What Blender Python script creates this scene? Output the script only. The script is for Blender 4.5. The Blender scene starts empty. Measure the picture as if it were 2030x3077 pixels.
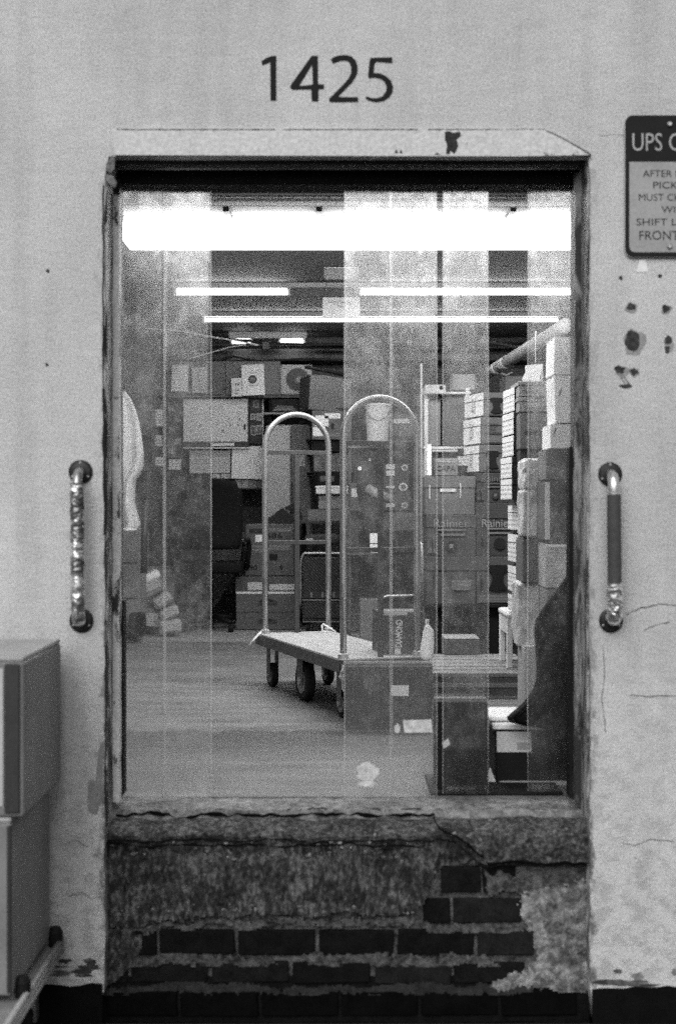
import bpy, bmesh, math, random
from mathutils import Vector, noise, Matrix
random.seed(7)
R = math.radians
# ---------------------------------------------------------------- camera, sky, sun, exposure
D = 4.229            # camera to the outer wall plane (wall at y = 0)
EYE = 0.945          # camera height above the shop floor (z = 0)
F = 3266.6           # focal length in units of a 1568 px wide picture
HZ = 1166.4          # horizon row in that picture
scn = bpy.context.scene
col = scn.collection
cam = bpy.data.cameras.new('camera')
camo = bpy.data.objects.new('camera', cam); col.objects.link(camo)
camo.location = (0, -D, EYE); camo.rotation_euler = (R(90), 0, 0)
cam.sensor_fit = 'VERTICAL'; cam.sensor_height = 36; cam.sensor_width = 24
cam.lens = 49.48
cam.shift_y = -28.0 / 3077
cam.clip_start = 0.05; cam.clip_end = 400
cam.dof.use_dof = True; cam.dof.focus_distance = 7.2; cam.dof.aperture_fstop = 3.0
scn.camera = camo
w = bpy.data.worlds.new('World'); scn.world = w; w.use_nodes = True
nt = w.node_tree
sky = nt.nodes.new('ShaderNodeTexSky'); sky.sky_type = 'NISHITA'; sky.sun_disc = False
SUN_EL, SUN_AZ = 38, 195
sky.sun_elevation = R(SUN_EL); sky.sun_rotation = R(SUN_AZ); sky.dust_density = 4
bw = nt.nodes.new('ShaderNodeRGBToBW')
nt.links.new(sky.outputs[0], bw.inputs[0]); nt.links.new(bw.outputs[0], nt.nodes['Background'].inputs[0])
nt.nodes['Background'].inputs[1].default_value = 0.066
sl = bpy.data.lights.new('sun', 'SUN'); so = bpy.data.objects.new('sun', sl); col.objects.link(so)
sl.energy = 0.63; sl.angle = R(50); sl.color = (1, 1, 1)
sd = Vector((math.sin(R(SUN_AZ)) * math.cos(R(SUN_EL)), math.cos(R(SUN_AZ)) * math.cos(R(SUN_EL)), math.sin(R(SUN_EL))))
so.rotation_euler = sd.to_track_quat('Z', 'Y').to_euler()
vs = scn.view_settings
vs.view_transform = 'Standard'; vs.look = 'None'; vs.exposure = 0.75; vs.gamma = 1
scn.render.engine = 'CYCLES'
cy = scn.cycles
cy.use_denoising = False
cy.max_bounces = 8; cy.diffuse_bounces = 4; cy.glossy_bounces = 3; cy.transmission_bounces = 4
cy.transparent_max_bounces = 24; cy.caustics_reflective = False; cy.caustics_refractive = False
cy.sample_clamp_indirect = 2.0; cy.sample_clamp_direct = 3.0

# ---------------------------------------------------------------- helpers
def P(px, py, Z):
    return Vector(((px - 784) * Z / F, Z - D, EYE + (HZ - py) * Z / F))

def nn(t, kind, **kw):
    n = t.nodes.new(kind)
    for k, v in kw.items():
        if k in n.inputs: n.inputs[k].default_value = v
        else: setattr(n, k, v)
    return n

def new_mat(name):
    m = bpy.data.materials.new(name); m.use_nodes = True
    t = m.node_tree
    return m, t, t.nodes['Principled BSDF']

def g4(v): return (v, v, v, 1)

def ramp(t, src, stops, interp='LINEAR'):
    r = t.nodes.new('ShaderNodeValToRGB'); r.color_ramp.interpolation = interp
    e = r.color_ramp.elements
    while len(e) < len(stops): e.new(0.5)
    for i, (p, v) in enumerate(stops):
        e[i].position = p; e[i].color = g4(v)
    t.links.new(src, r.inputs[0])
    return r.outputs[0]

def coords(t, scale=(1, 1, 1), kind='Object'):
    c = t.nodes.new('ShaderNodeTexCoord'); mp = t.nodes.new('ShaderNodeMapping')
    mp.inputs['Scale'].default_value = scale
    t.links.new(c.outputs[kind], mp.inputs[0])
    return mp.outputs[0]

def geo_pos(t, scale=(1, 1, 1)):
    c = t.nodes.new('ShaderNodeNewGeometry'); mp = t.nodes.new('ShaderNodeMapping')
    mp.inputs['Scale'].default_value = scale
    t.links.new(c.outputs['Position'], mp.inputs[0])
    return mp.outputs[0]

def noise_tex(t, vec, scale, detail=4, rough=0.55, dist=0):
    n = t.nodes.new('ShaderNodeTexNoise'); n.inputs['Scale'].default_value = scale
    n.inputs['Detail'].default_value = detail; n.inputs['Roughness'].default_value = rough
    n.inputs['Distortion'].default_value = dist
    t.links.new(vec, n.inputs['Vector'])
    return n.outputs[0]

def mixv(t, fac, a, b, mode='MIX'):
    n = t.nodes.new('ShaderNodeMix'); n.data_type = 'RGBA'; n.blend_type = mode
    for s, x in ((0, fac), (6, a), (7, b)):
        if isinstance(x, (int, float)):
            n.inputs[s].default_value = x if s == 0 else g4(x)
        else: t.links.new(x, n.inputs[s])
    return n.outputs[2]

def math_n(t, op, a, b=0.0):
    n = t.nodes.new('ShaderNodeMath'); n.operation = op
    for i, x in enumerate((a, b)):
        if isinstance(x, (int, float)): n.inputs[i].default_value = x
        else: t.links.new(x, n.inputs[i])
    return n.outputs[0]

def bump(t, b, h, strength=0.3, dist=0.01):
    n = t.nodes.new('ShaderNodeBump'); n.inputs['Strength'].default_value = strength; n.inputs['Distance'].default_value = dist
    t.links.new(h, n.inputs['Height']); t.links.new(n.outputs[0], b.inputs['Normal'])

_mc = {}
def plain(v, rough=0.7, metal=0.0, var=0.18, scale=14, bmp=0.15, spec=0.4):
    key = ('p', round(v, 3), rough, metal, var, scale, bmp)
    if key in _mc: return _mc[key]
    m, t, b = new_mat('surface_%d' % len(_mc))
    vec = geo_pos(t)
    n1 = noise_tex(t, vec, scale, 5, 0.6); n2 = noise_tex(t, vec, max(130, scale * 7), 3, 0.7)
    k = math_n(t, 'ADD', math_n(t, 'MULTIPLY', n1, 0.5), math_n(t, 'MULTIPLY', n2, 0.5))
    var = max(var, 0.20)
    c = ramp(t, k, [(0.36, v * (1 - var)), (0.64, v * (1 + var))])
    t.links.new(c, b.inputs['Base Color'])
    b.inputs['Roughness'].default_value = rough; b.inputs['Metallic'].default_value = metal
    b.inputs['Specular IOR Level'].default_value = spec if (rough < 0.5 or metal > 0.1) else min(spec, 0.12)
    if bmp: bump(t, b, n2, bmp, 0.004)
    _mc[key] = m
    return m

def card(v): return plain(v * 0.62, 0.75, 0, 0.13, 9, 0.12, 0.25)
def paper(v=0.75): return plain(v, 0.8, 0, 0.04, 12, 0.0, 0.2)
def ink(v=0.02): return plain(v, 0.7, 0, 0.1, 30, 0.0, 0.2)

def print_mat(base, inkv, sx, sz, fill=0.55):
    """paper or card with rows of small illegible print"""
    key = ('pr', base, inkv, sx, sz, fill)
    if key in _mc: return _mc[key]
    m, t, b = new_mat('print_%d' % len(_mc))
    c = t.nodes.new('ShaderNodeTexCoord'); sp = t.nodes.new('ShaderNodeSeparateXYZ')
    t.links.new(c.outputs['Object'], sp.inputs[0])
    xs = math_n(t, 'ADD', sp.outputs[0], sp.outputs[1])
    row = math_n(t, 'FRACT', math_n(t, 'MULTIPLY', sp.outputs[2], sz))
    inrow = math_n(t, 'LESS_THAN', row, 0.45)
    cb = t.nodes.new('ShaderNodeCombineXYZ')
    t.links.new(math_n(t, 'MULTIPLY', xs, sx), cb.inputs[0])
    t.links.new(math_n(t, 'FLOOR', math_n(t, 'MULTIPLY', sp.outputs[2], sz)), cb.inputs[1])
    nz = noise_tex(t, cb.outputs[0], 1.0, 2, 0.8)
    word = math_n(t, 'GREATER_THAN', nz, 1 - fill)
    f = math_n(t, 'MULTIPLY', math_n(t, 'MULTIPLY', inrow, word), 0.8)
    t.links.new(mixv(t, f, base, inkv), b.inputs['Base Color'])
    b.inputs['Roughness'].default_value = 0.8
    _mc[key] = m
    return m

def emit(v):
    key = ('e', v)
    if key in _mc: return _mc[key]
    m, t, b = new_mat('lit_lamp_%d' % len(_mc))
    b.inputs['Base Color'].default_value = g4(0.8)
    b.inputs['Emission Color'].default_value = g4(1); b.inputs['Emission Strength'].default_value = v
    _mc[key] = m
    return m

def link(name, me, mat=None, parent=None):
    o = bpy.data.objects.new(name, me); col.objects.link(o)
    if mat is not None and me is not None: me.materials.append(mat)
    if parent is not None: o.parent = parent
    return o

def bm_obj(name, bm, mat, parent=None, smooth=False):
    bmesh.ops.recalc_face_normals(bm, faces=bm.faces[:])
    me = bpy.data.meshes.new(name); bm.to_mesh(me); bm.free()
    if smooth:
        for p in me.polygons: p.use_smooth = True
    return link(name, me, mat, parent)

def tag(o, label, cat, group=None, kind=None):
    o['label'] = label; o['category'] = cat
    if group: o['group'] = group
    if kind: o['kind'] = kind
    return o

def structure(o): o['kind'] = 'structure'; return o

def thing(name, label, cat, loc=(0, 0, 0), rot=(0, 0, 0), group=None):
    o = bpy.data.objects.new(name, None); col.objects.link(o)
    o.location = loc; o.rotation_euler = rot; o.empty_display_size = 0.05
    return tag(o, label, cat, group)

def add_box(bm, x0, y0, z0, x1, y1, z1, bev=0.0, seg=1):
    vs_ = [bm.verts.new(p) for p in ((x0, y0, z0), (x1, y0, z0), (x1, y1, z0), (x0, y1, z0), (x0, y0, z1), (x1, y0, z1), (x1, y1, z1), (x0, y1, z1))]
    fs = [bm.faces.new([vs_[i] for i in q]) for q in ((0, 3, 2, 1), (4, 5, 6, 7), (0, 1, 5, 4), (1, 2, 6, 5), (2, 3, 7, 6), (3, 0, 4, 7))]
    if bev > 0:
        es = list({e for f in fs for e in f.edges})
        bmesh.ops.bevel(bm, geom=es, offset=bev, segments=seg, affect='EDGES', profile=0.5)
    return bm

def box(name, mat, parent, x0, y0, z0, x1, y1, z1, bev=0.0, seg=1):
    bm = bmesh.new(); add_box(bm, x0, y0, z0, x1, y1, z1, bev, seg)
    return bm_obj(name, bm, mat, parent)

def add_tube(bm, pts, r, n=10, cap=True, rfun=None):
    pts = [Vector(p) for p in pts]; rings = []
    up = None
    for i, p in enumerate(pts):
        a = pts[max(i - 1, 0)]; b = pts[min(i + 1, len(pts) - 1)]
        d = (b - a).normalized()
        if up is None:
            up = Vector((0, 0, 1)) if abs(d.z) < 0.9 else Vector((0, 1, 0))
        s = d.cross(up)
        if s.length < 1e-4: s = d.cross(Vector((1, 0, 0)))
        s.normalize(); u2 = s.cross(d).normalized(); up = u2
        rr = r if rfun is None else rfun(i, p)
        ring = []
        for k in range(n):
            a_ = 2 * math.pi * k / n
            q = rr if not callable(rr) else rr(a_)
            ring.append(bm.verts.new(p + s * math.cos(a_) * q + u2 * math.sin(a_) * q))
        rings.append(ring)
    for i in range(len(rings) - 1):
        for k in range(n):
            bm.faces.new((rings[i][k], rings[i][(k + 1) % n], rings[i + 1][(k + 1) % n], rings[i + 1][k]))
    if cap:
        bm.faces.new(rings[0][::-1]); bm.faces.new(rings[-1])
    return bm

def tube(name, mat, parent, pts, r, n=10, rfun=None):
    bm = bmesh.new(); add_tube(bm, pts, r, n, True, rfun)
    return bm_obj(name, bm, mat, parent, True)

def add_lathe(bm, prof, axis='z', n=24, origin=(0, 0, 0)):
    o = Vector(origin); rings = []
    for r, h in prof:
        ring = []
        for k in range(n):
            a = 2 * math.pi * k / n
            c, s = r * math.cos(a), r * math.sin(a)
            p = {'z': (c, s, h), 'y': (c, h, s), 'x': (h, c, s)}[axis]
            ring.append(bm.verts.new(o + Vector(p)))
        rings.append(ring)
    for i in range(len(rings) - 1):
        for k in range(n):
            bm.faces.new((rings[i][k], rings[i][(k + 1) % n], rings[i + 1][(k + 1) % n], rings[i + 1][k]))
    bm.faces.new(rings[0]); bm.faces.new(rings[-1])
    return bm

def lathe(name, mat, parent, prof, axis='z', n=24, origin=(0, 0, 0)):
    bm = bmesh.new(); add_lathe(bm, prof, axis, n, origin)
    return bm_obj(name, bm, mat, parent, False)

def plate(name, mat, parent, loops, y=0.0, thick=0.002):
    """flat cut-out in the xz plane (loops of (x, z), holes allowed), front face at y - thick"""
    cu = bpy.data.curves.new(name, 'CURVE'); cu.dimensions = '2D'; cu.fill_mode = 'BOTH'; cu.extrude = thick / 2
    for lp in loops:
        s = cu.splines.new('POLY'); s.points.add(len(lp) - 1); s.use_cyclic_u = True
        for i, (x, z) in enumerate(lp): s.points[i].co = (x, z, 0, 1)
    tmp = bpy.data.objects.new('tmp', cu)
    me = bpy.data.meshes.new_from_object(tmp)
    bpy.data.objects.remove(tmp); bpy.data.curves.remove(cu)
    me.transform(Matrix.Translation((0, y - thick / 2, 0)) @ Matrix.Rotation(R(90), 4, 'X'))
    me.name = name
    return link(name, me, mat, parent)

_tc = {}
def text_mesh(s, bold=0.0):
    key = (s, bold)
    if key not in _tc:
        cu = bpy.data.curves.new('lettering', 'FONT'); cu.body = s; cu.size = 1; cu.offset = bold; cu.extrude = 0.0; cu.resolution_u = 3
        tmp = bpy.data.objects.new('tmp', cu)
        me = bpy.data.meshes.new_from_object(tmp)
        bpy.data.objects.remove(tmp); bpy.data.curves.remove(cu)
        xs = [v.co.x for v in me.vertices]; ys = [v.co.y for v in me.vertices]
        me.transform(Matrix.Translation((-(min(xs) + max(xs)) / 2, -(min(ys) + max(ys)) / 2, 0)))
        _tc[key] = (me, max(xs) - min(xs), max(ys) - min(ys))
    return _tc[key]

def text(parent, s, mat, cx, y, cz, width, height, side='F', roll=0.0, bold=0.0, name='lettering'):
    me, tw, th = text_mesh(s, bold)
    me = me.copy(); me.transform(Matrix.Diagonal((width / tw, height / th, 1, 1)) if not roll else Matrix.Rotation(roll, 4, 'Z') @ Matrix.Diagonal((width / tw, height / th, 1, 1)))
    o = link(name, me, mat, parent); o.location = (cx, y, cz)
    o.rotation_euler = (R(90), 0, 0 if side == 'F' else R(-90))
    return o

class Carton:
    """a box whose front face fills a rectangle of the picture at distance Z, standing depth deep"""
    def __init__(s, name, label, x0, y0, x1, y1, Z, depth, v, yaw=0, kind='flap', cat='box', group=None, roll=0, mat=None, tape=True):
        s.w = (x1 - x0) * Z / F; s.h = (y1 - y0) * Z / F; s.d = depth
        s.root = thing(name, label, cat, P(x0, y1, Z), (0, R(roll), R(yaw)), group)
        m = mat or card(v); s.m = m; s.off = -0.0015
        W_, H_, D_ = s.w, s.h, depth
        r = s.root
        if kind == 'lid':
            hb = H_ * 0.7
            box('body', m, r, 0, 0, 0, W_, D_, hb + 0.004, 0.003)
            s.lid = box('lid', m, r, -0.005, -0.005, hb, W_ + 0.005, D_ + 0.005, H_ - 0.001, 0.003)
            s.off = -0.0065
        elif kind == 'tray':
            bm = bmesh.new(); th = 0.006
            add_box(bm, 0, 0, 0, W_, D_, 0.006); 
            o = bm_obj('base', bm, m, r)
            for nm, q in (('front_panel', (0, 0, 0.006, W_, th, H_)), ('back_panel', (0, D_ - th, 0.006, W_, D_, H_)),
                          ('side_panel', (0, th, 0.006, th, D_ - th, H_)), ('side_panel', (W_ - th, th, 0.006, W_, D_ - th, H_))):
                box(nm, m, r, *q)
        else:
            box('body', m, r, 0, 0, 0, W_, D_, H_ - 0.006, 0.0035)
            g = 0.003
            box('flap', m, r, 0.002, 0.002, H_ - 0.0055, W_ - 0.002, D_ / 2 - g, H_ - 0.001)
            box('flap', m, r, 0.002, D_ / 2 + g, H_ - 0.0055, W_ - 0.002, D_ - 0.002, H_ - 0.001)
            if tape:
                tm = plain(min(0.6, v * 1.35 + 0.05), 0.35, 0, 0.1, 20, 0.0)
                tw = 0.022
                box('tape', tm, r, -0.0008, D_ / 2 - tw, H_ - 0.0009, W_ + 0.0008, D_ / 2 + tw, H_ + 0.0003)
    def dec(s, u0, v0, u1, v1, mat, name='label', off=None):
        y = s.off if off is None else off
        return box(name, mat, s.root, s.w * u0, y - 0.0008, s.h * v0, s.w * u1, y, s.h * v1)
    def side(s, u0, v0, u1, v1, mat, name='side_panel'):
        return box(name, mat, s.root, -0.0072, s.d * (1 - u1), s.h * v0, -0.0062, s.d * (1 - u0), s.h * v1)
    def txt(s, str_, u, v, wu, hv, mat, off=None, roll=0, bold=0.0):
        y = (s.off if off is None else off) - 0.0016
        return text(s.root, str_, mat, s.w * u, y, s.h * v, s.w * wu, s.h * hv, 'F', roll, bold)
    def stxt(s, str_, u, v, wu, hv, mat, roll=0):
        return text(s.root, str_, mat, -0.0085, s.d * (1 - u), s.h * v, s.d * wu, s.h * hv, 'S', roll)
    def poly(s, loop, mat, name='print', off=None):
        y = s.off if off is None else off
        return plate(name, mat, s.root, [[(s.w * a, s.h * b) for a, b in loop]], y, 0.001)
# ---------------------------------------------------------------- materials of the place
WM = D / F   # metres per picture unit on the outer wall plane
XL, XR = (243 - 784) * WM, (1368 - 784) * WM
def m_plaster():
    m, t, b = new_mat('painted_plaster')
    vec = geo_pos(t)
    sp = t.nodes.new('ShaderNodeSeparateXYZ'); t.links.new(vec, sp.inputs[0])
    big = noise_tex(t, vec, 1.6, 5, 0.55, 0.4); mid = noise_tex(t, vec, 9, 6, 0.65); fine = noise_tex(t, vec, 150, 3, 0.75)
    base = ramp(t, big, [(0.3, 0.51), (0.7, 0.62)])
    grain = ramp(t, fine, [(0.32, 0.66), (0.5, 1.0), (0.70, 1.22)])
    c = mixv(t, 1.0, base, grain, 'MULTIPLY')
    # flaking, plus the dimmer light low on the wall put into mottled colour
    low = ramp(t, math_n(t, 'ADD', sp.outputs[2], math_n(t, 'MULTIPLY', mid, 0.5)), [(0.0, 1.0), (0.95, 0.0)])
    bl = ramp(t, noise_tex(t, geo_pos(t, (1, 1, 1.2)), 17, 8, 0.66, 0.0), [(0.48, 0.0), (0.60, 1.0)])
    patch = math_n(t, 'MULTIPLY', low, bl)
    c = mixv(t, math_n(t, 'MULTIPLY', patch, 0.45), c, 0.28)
    ex = math_n(t, 'MINIMUM', math_n(t, 'ABSOLUTE', math_n(t, 'SUBTRACT', sp.outputs[0], XL)), math_n(t, 'ABSOLUTE', math_n(t, 'SUBTRACT', sp.outputs[0], XR)))
    en = noise_tex(t, geo_pos(t, (1, 1, .5)), 24, 6, 0.7, .5)
    ek = ramp(t, math_n(t, 'ADD', math_n(t, 'ADD', math_n(t, 'MULTIPLY', ex, 5.0), math_n(t, 'GREATER_THAN', sp.outputs[2], 1.95)), math_n(t, 'MULTIPLY', en, 0.9)), [(0.41, 1.0), (0.52, 0.0)])
    hz = ramp(t, sp.outputs[2], [(0.0, 1.0), (0.9, 0.35)])
    c = mixv(t, math_n(t, 'MULTIPLY', math_n(t, 'MULTIPLY', ek, hz), 0.85), c, 0.09)
    low2 = ramp(t, math_n(t, 'ADD', sp.outputs[2], math_n(t, 'MULTIPLY', big, 0.3)), [(-0.0, 1.0), (0.22, 0.0)])
    c = mixv(t, math_n(t, 'MULTIPLY', low2, 0.0), c, 0.2)
    rot = t.nodes.new('ShaderNodeMapping'); rot.inputs['Rotation'].default_value = (0, R(24), 0); rot.inputs['Scale'].default_value = (1, 1, 2.2)
    t.links.new(vec, rot.inputs[0]); trow = noise_tex(t, rot.outputs[0], 14, 6, 0.7)
    c = mixv(t, 1.0, c, ramp(t, trow, [(0.35, 0.95), (0.65, 1.05)]), 'MULTIPLY')
    drip = noise_tex(t, geo_pos(t, (1, 1, 0.12)), 7, 5, 0.6)
    c = mixv(t, 1.0, c, ramp(t, drip, [(0.34, 0.86), (0.52, 1.0)]), 'MULTIPLY')
    t.links.new(c, b.inputs['Base Color']); b.inputs['Roughness'].default_value = 0.75
    b.inputs['Specular IOR Level'].default_value = 0.25
    h = math_n(t, 'ADD', math_n(t, 'ADD', math_n(t, 'MULTIPLY', fine, 0.35), math_n(t, 'MULTIPLY', trow, 0.45)), math_n(t, 'SUBTRACT', mid, math_n(t, 'MULTIPLY', patch, 0.3)))
    bump(t, b, h, 0.6, 0.008)
    return m

def m_chipped(base=0.5, dark=0.03, lo=0.52, hi=0.57, sc=(14, 14, 5), name='chipped_paint'):
    m, t, b = new_mat(name)
    vec = geo_pos(t, sc)
    n = noise_tex(t, vec, 1.0, 6, 0.68, 0.6); f = noise_tex(t, geo_pos(t), 90, 3)
    k = ramp(t, n, [(lo, 0.0), (hi, 1.0)])
    b2 = ramp(t, f, [(0.3, base * 0.8), (0.7, base * 1.15)])
    t.links.new(mixv(t, k, b2, dark), b.inputs['Base Color'])
    b.inputs['Roughness'].default_value = 0.7
    bump(t, b, math_n(t, 'SUBTRACT', f, math_n(t, 'MULTIPLY', k, 2.0)), 0.5, 0.004)
    return m

def m_concrete(v0, v1, v2, sc=26, name='rough_concrete', streak=1.0):
    m, t, b = new_mat(name)
    vec = geo_pos(t); vec2 = geo_pos(t, (1, 1, streak))
    a = noise_tex(t, vec2, sc, 8, 0.72, 0.3); c = noise_tex(t, vec, sc * 0.18, 4, 0.6); f = noise_tex(t, vec, sc * 6, 3, 0.7)
    k = math_n(t, 'ADD', math_n(t, 'MULTIPLY', a, 0.6), math_n(t, 'ADD', math_n(t, 'MULTIPLY', c, 0.25), math_n(t, 'MULTIPLY', f, 0.15)))
    t.links.new(ramp(t, k, [(0.41, v0), (0.5, v1), (0.60, v2)]), b.inputs['Base Color'])
    b.inputs['Roughness'].default_value = 0.85; b.inputs['Specular IOR Level'].default_value = 0.2
    bump(t, b, k, 0.7, 0.012)
    return m

def m_strip():
    m, t, b = new_mat('clear_vinyl')
    t.nodes.remove(b)
    out = t.nodes['Material Output']
    g = t.nodes.new('ShaderNodeNewGeometry'); oi = t.nodes.new('ShaderNodeObjectInfo')
    va = t.nodes.new('ShaderNodeVectorMath'); va.operation = 'ADD'
    cb = t.nodes.new('ShaderNodeCombineXYZ')
    t.links.new(math_n(t, 'MULTIPLY', oi.outputs['Random'], 37.0), cb.inputs[0])
    t.links.new(g.outputs['Position'], va.inputs[0]); t.links.new(cb.outputs[0], va.inputs[1])
    mp = t.nodes.new('ShaderNodeMapping'); mp.inputs['Scale'].default_value = (1, 1, 0.8); t.links.new(va.outputs[0], mp.inputs[0])
    cloud = noise_tex(t, mp.outputs[0], 8, 7, 0.72, 0.3)
    mp2 = t.nodes.new('ShaderNodeMapping'); mp2.inputs['Scale'].default_value = (1, 1, 0.04); t.links.new(va.outputs[0], mp2.inputs[0])
    scr = noise_tex(t, mp2.outputs[0], 160, 2, 0.5)
    fcl = noise_tex(t, mp.outputs[0], 45, 5, 0.7)
    cloud = math_n(t, 'ADD', math_n(t, 'MULTIPLY', cloud, 0.68), math_n(t, 'MULTIPLY', fcl, 0.32))
    f = math_n(t, 'ADD', ramp(t, cloud, [(0.37, 0.032), (0.50, 0.082), (0.63, 0.25)]), ramp(t, scr, [(0.60, 0.0), (0.75, 0.08)]))
    spz = t.nodes.new('ShaderNodeSeparateXYZ'); t.links.new(g.outputs['Position'], spz.inputs[0])
    foot = ramp(t, math_n(t, 'ADD', spz.outputs[2], math_n(t, 'MULTIPLY', cloud, 0.9)), [(0.50, 0.08), (0.80, 0.03), (1.0, 0.0)])
    f = math_n(t, 'ADD', f, math_n(t, 'MULTIPLY', foot, ramp(t, spz.outputs[0], [(0.28, 1.0), (0.36, 0.25)])))
    tr = t.nodes.new('ShaderNodeBsdfTransparent'); tr.inputs[0].default_value = g4(0.98)
    tl = t.nodes.new('ShaderNodeBsdfTranslucent'); tl.inputs[0].default_value = g4(0.92)
    df = t.nodes.new('ShaderNodeBsdfDiffuse'); df.inputs[0].default_value = g4(0.6)
    rf = t.nodes.new('ShaderNodeBsdfRefraction'); rf.inputs['Roughness'].default_value = 0.55; rf.inputs['IOR'].default_value = 1.25
    gl = t.nodes.new('ShaderNodeBsdfGlossy'); gl.inputs['Roughness'].default_value = 0.12
    s0 = t.nodes.new('ShaderNodeMixShader'); s0.inputs[0].default_value = 0.76
    t.links.new(tl.outputs[0], s0.inputs[1]); t.links.new(rf.outputs[0], s0.inputs[2])
    s1 = t.nodes.new('ShaderNodeMixShader'); s1.inputs[0].default_value = 0.06
    t.links.new(s0.outputs[0], s1.inputs[1]); t.links.new(df.outputs[0], s1.inputs[2])
    s2 = t.nodes.new('ShaderNodeMixShader'); t.links.new(f, s2.inputs[0])
    t.links.new(tr.outputs[0], s2.inputs[1]); t.links.new(s1.outputs[0], s2.inputs[2])
    s3 = t.nodes.new('ShaderNodeMixShader'); s3.inputs[0].default_value = 0.012
    t.links.new(s2.outputs[0], s3.inputs[1]); t.links.new(gl.outputs[0], s3.inputs[2])
    t.links.new(s3.outputs[0], out.inputs['Surface'])
    return m

def m_foil():
    m, t, b = new_mat('crumpled_foil_tape')
    vec = geo_pos(t, (.5, .5, 1.0))
    n = noise_tex(t, vec, 26, 2, 0.4, 0.8)
    t.links.new(ramp(t, noise_tex(t, geo_pos(t, (.25, .25, 1)), 22, 2), [(0.40, 0.18), (0.5, .45), (0.58, 0.85)]), b.inputs['Base Color'])
    b.inputs['Metallic'].default_value = 0.9; b.inputs['Roughness'].default_value = 0.28
    bump(t, b, n, 0.5, 0.02)
    return m

def m_floor():
    m, t, b = new_mat('worn_concrete_floor')
    vec = geo_pos(t); sc = geo_pos(t, (0.6, 3.5, 1))
    n1 = noise_tex(t, vec, 2.2, 5, 0.6); n2 = noise_tex(t, sc, 3.0, 5, 0.65); n3 = noise_tex(t, vec, 80, 4, .7)
    k = math_n(t, 'ADD', math_n(t, 'MULTIPLY', n1, 0.35), math_n(t, 'ADD', math_n(t, 'MULTIPLY', n2, 0.35), math_n(t, 'MULTIPLY', n3, 0.3)))
    sp = t.nodes.new('ShaderNodeSeparateXYZ'); t.links.new(vec, sp.inputs[0])
    rg = noise_tex(t, geo_pos(t, (1.0, .35, 1)), 11, 6, .75)
    yy = math_n(t, 'ADD', sp.outputs[1], math_n(t, 'MULTIPLY', rg, 0.5))
    st = ramp(t, math_n(t, 'MULTIPLY', yy, 0.25), [(0.30, 0.0), (0.36, .8), (0.455, 1.0), (0.475, 0.0)])
    xs_ = ramp(t, math_n(t, 'ADD', math_n(t, 'MULTIPLY', sp.outputs[0], .5), math_n(t, 'MULTIPLY', rg, .3)), [(0.0, 1.0), (.45, .2)])
    cc = ramp(t, k, [(0.40, 0.085), (0.5, 0.135), (0.60, 0.19)])
    cc = mixv(t, math_n(t, 'MULTIPLY', math_n(t, 'MULTIPLY', st, xs_), .85), cc, 0.045)
    scf = ramp(t, noise_tex(t, geo_pos(t, (1.2, 5, 1)), 7, 7, .8, 1.5), [(.56, 0.0), (.66, .6)])
    cc = mixv(t, scf, cc, 0.22)
    t.links.new(cc, b.inputs['Base Color'])
    b.inputs['Roughness'].default_value = 0.5; b.inputs['Specular IOR Level'].default_value = 0.16
    bump(t, b, n3, 0.2, 0.003)
    return m

def m_bead():
    m, t, b = new_mat('frosted_strip_edge')
    b.inputs['Base Color'].default_value = g4(.85); b.inputs['Roughness'].default_value = .4
    tr = t.nodes.new('ShaderNodeBsdfTransparent'); tl = t.nodes.new('ShaderNodeBsdfTranslucent'); tl.inputs[0].default_value = g4(.9)
    a_ = t.nodes.new('ShaderNodeMixShader'); a_.inputs[0].default_value = .4
    t.links.new(tr.outputs[0], a_.inputs[1]); t.links.new(tl.outputs[0], a_.inputs[2]); t.links.new(a_.outputs[0], t.nodes['Material Output'].inputs['Surface'])
    return m
BEAD = m_bead()
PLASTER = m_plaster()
CHIP = m_chipped()
CHIP_DARK = m_chipped(0.20, 0.02, 0.40, 0.52, (16, 16, 4), 'grimy_chipped_paint')
RENDER = m_concrete(0.008, 0.035, 0.16, 70, 'stained_render', 0.5)
SILL = m_concrete(0.010, 0.05, 0.19, 70, 'worn_sill_concrete')
MORTAR = m_concrete(0.012, 0.07, 0.15, 60, 'mortar')
SMEAR = m_concrete(0.04, 0.16, 0.42, 36, 'mortar_smear')
BRICK = plain(0.007, 0.8, 0, 0.6, 22, 0.4, 0.15)
STEEL = plain(0.45, 0.35, 0.85, 0.15, 40, 0.05)
BLACK = plain(0.008, 0.55, 0, 0.2, 20, 0.05)
RUBBER = plain(0.012, 0.6, 0, 0.3, 20, 0.1)
VINYL = m_strip()
FOIL = m_foil()
FLOOR = m_floor()
# ================================================================ OUTSIDE
ZT = EYE + (HZ - 363) * WM
GROUND = -0.62
structure(box('ground', plain(0.03, 0.8, 0, 0.4, 8, 0.4), None, -40, -40, GROUND - 0.3, 40, 0.0, GROUND))

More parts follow.
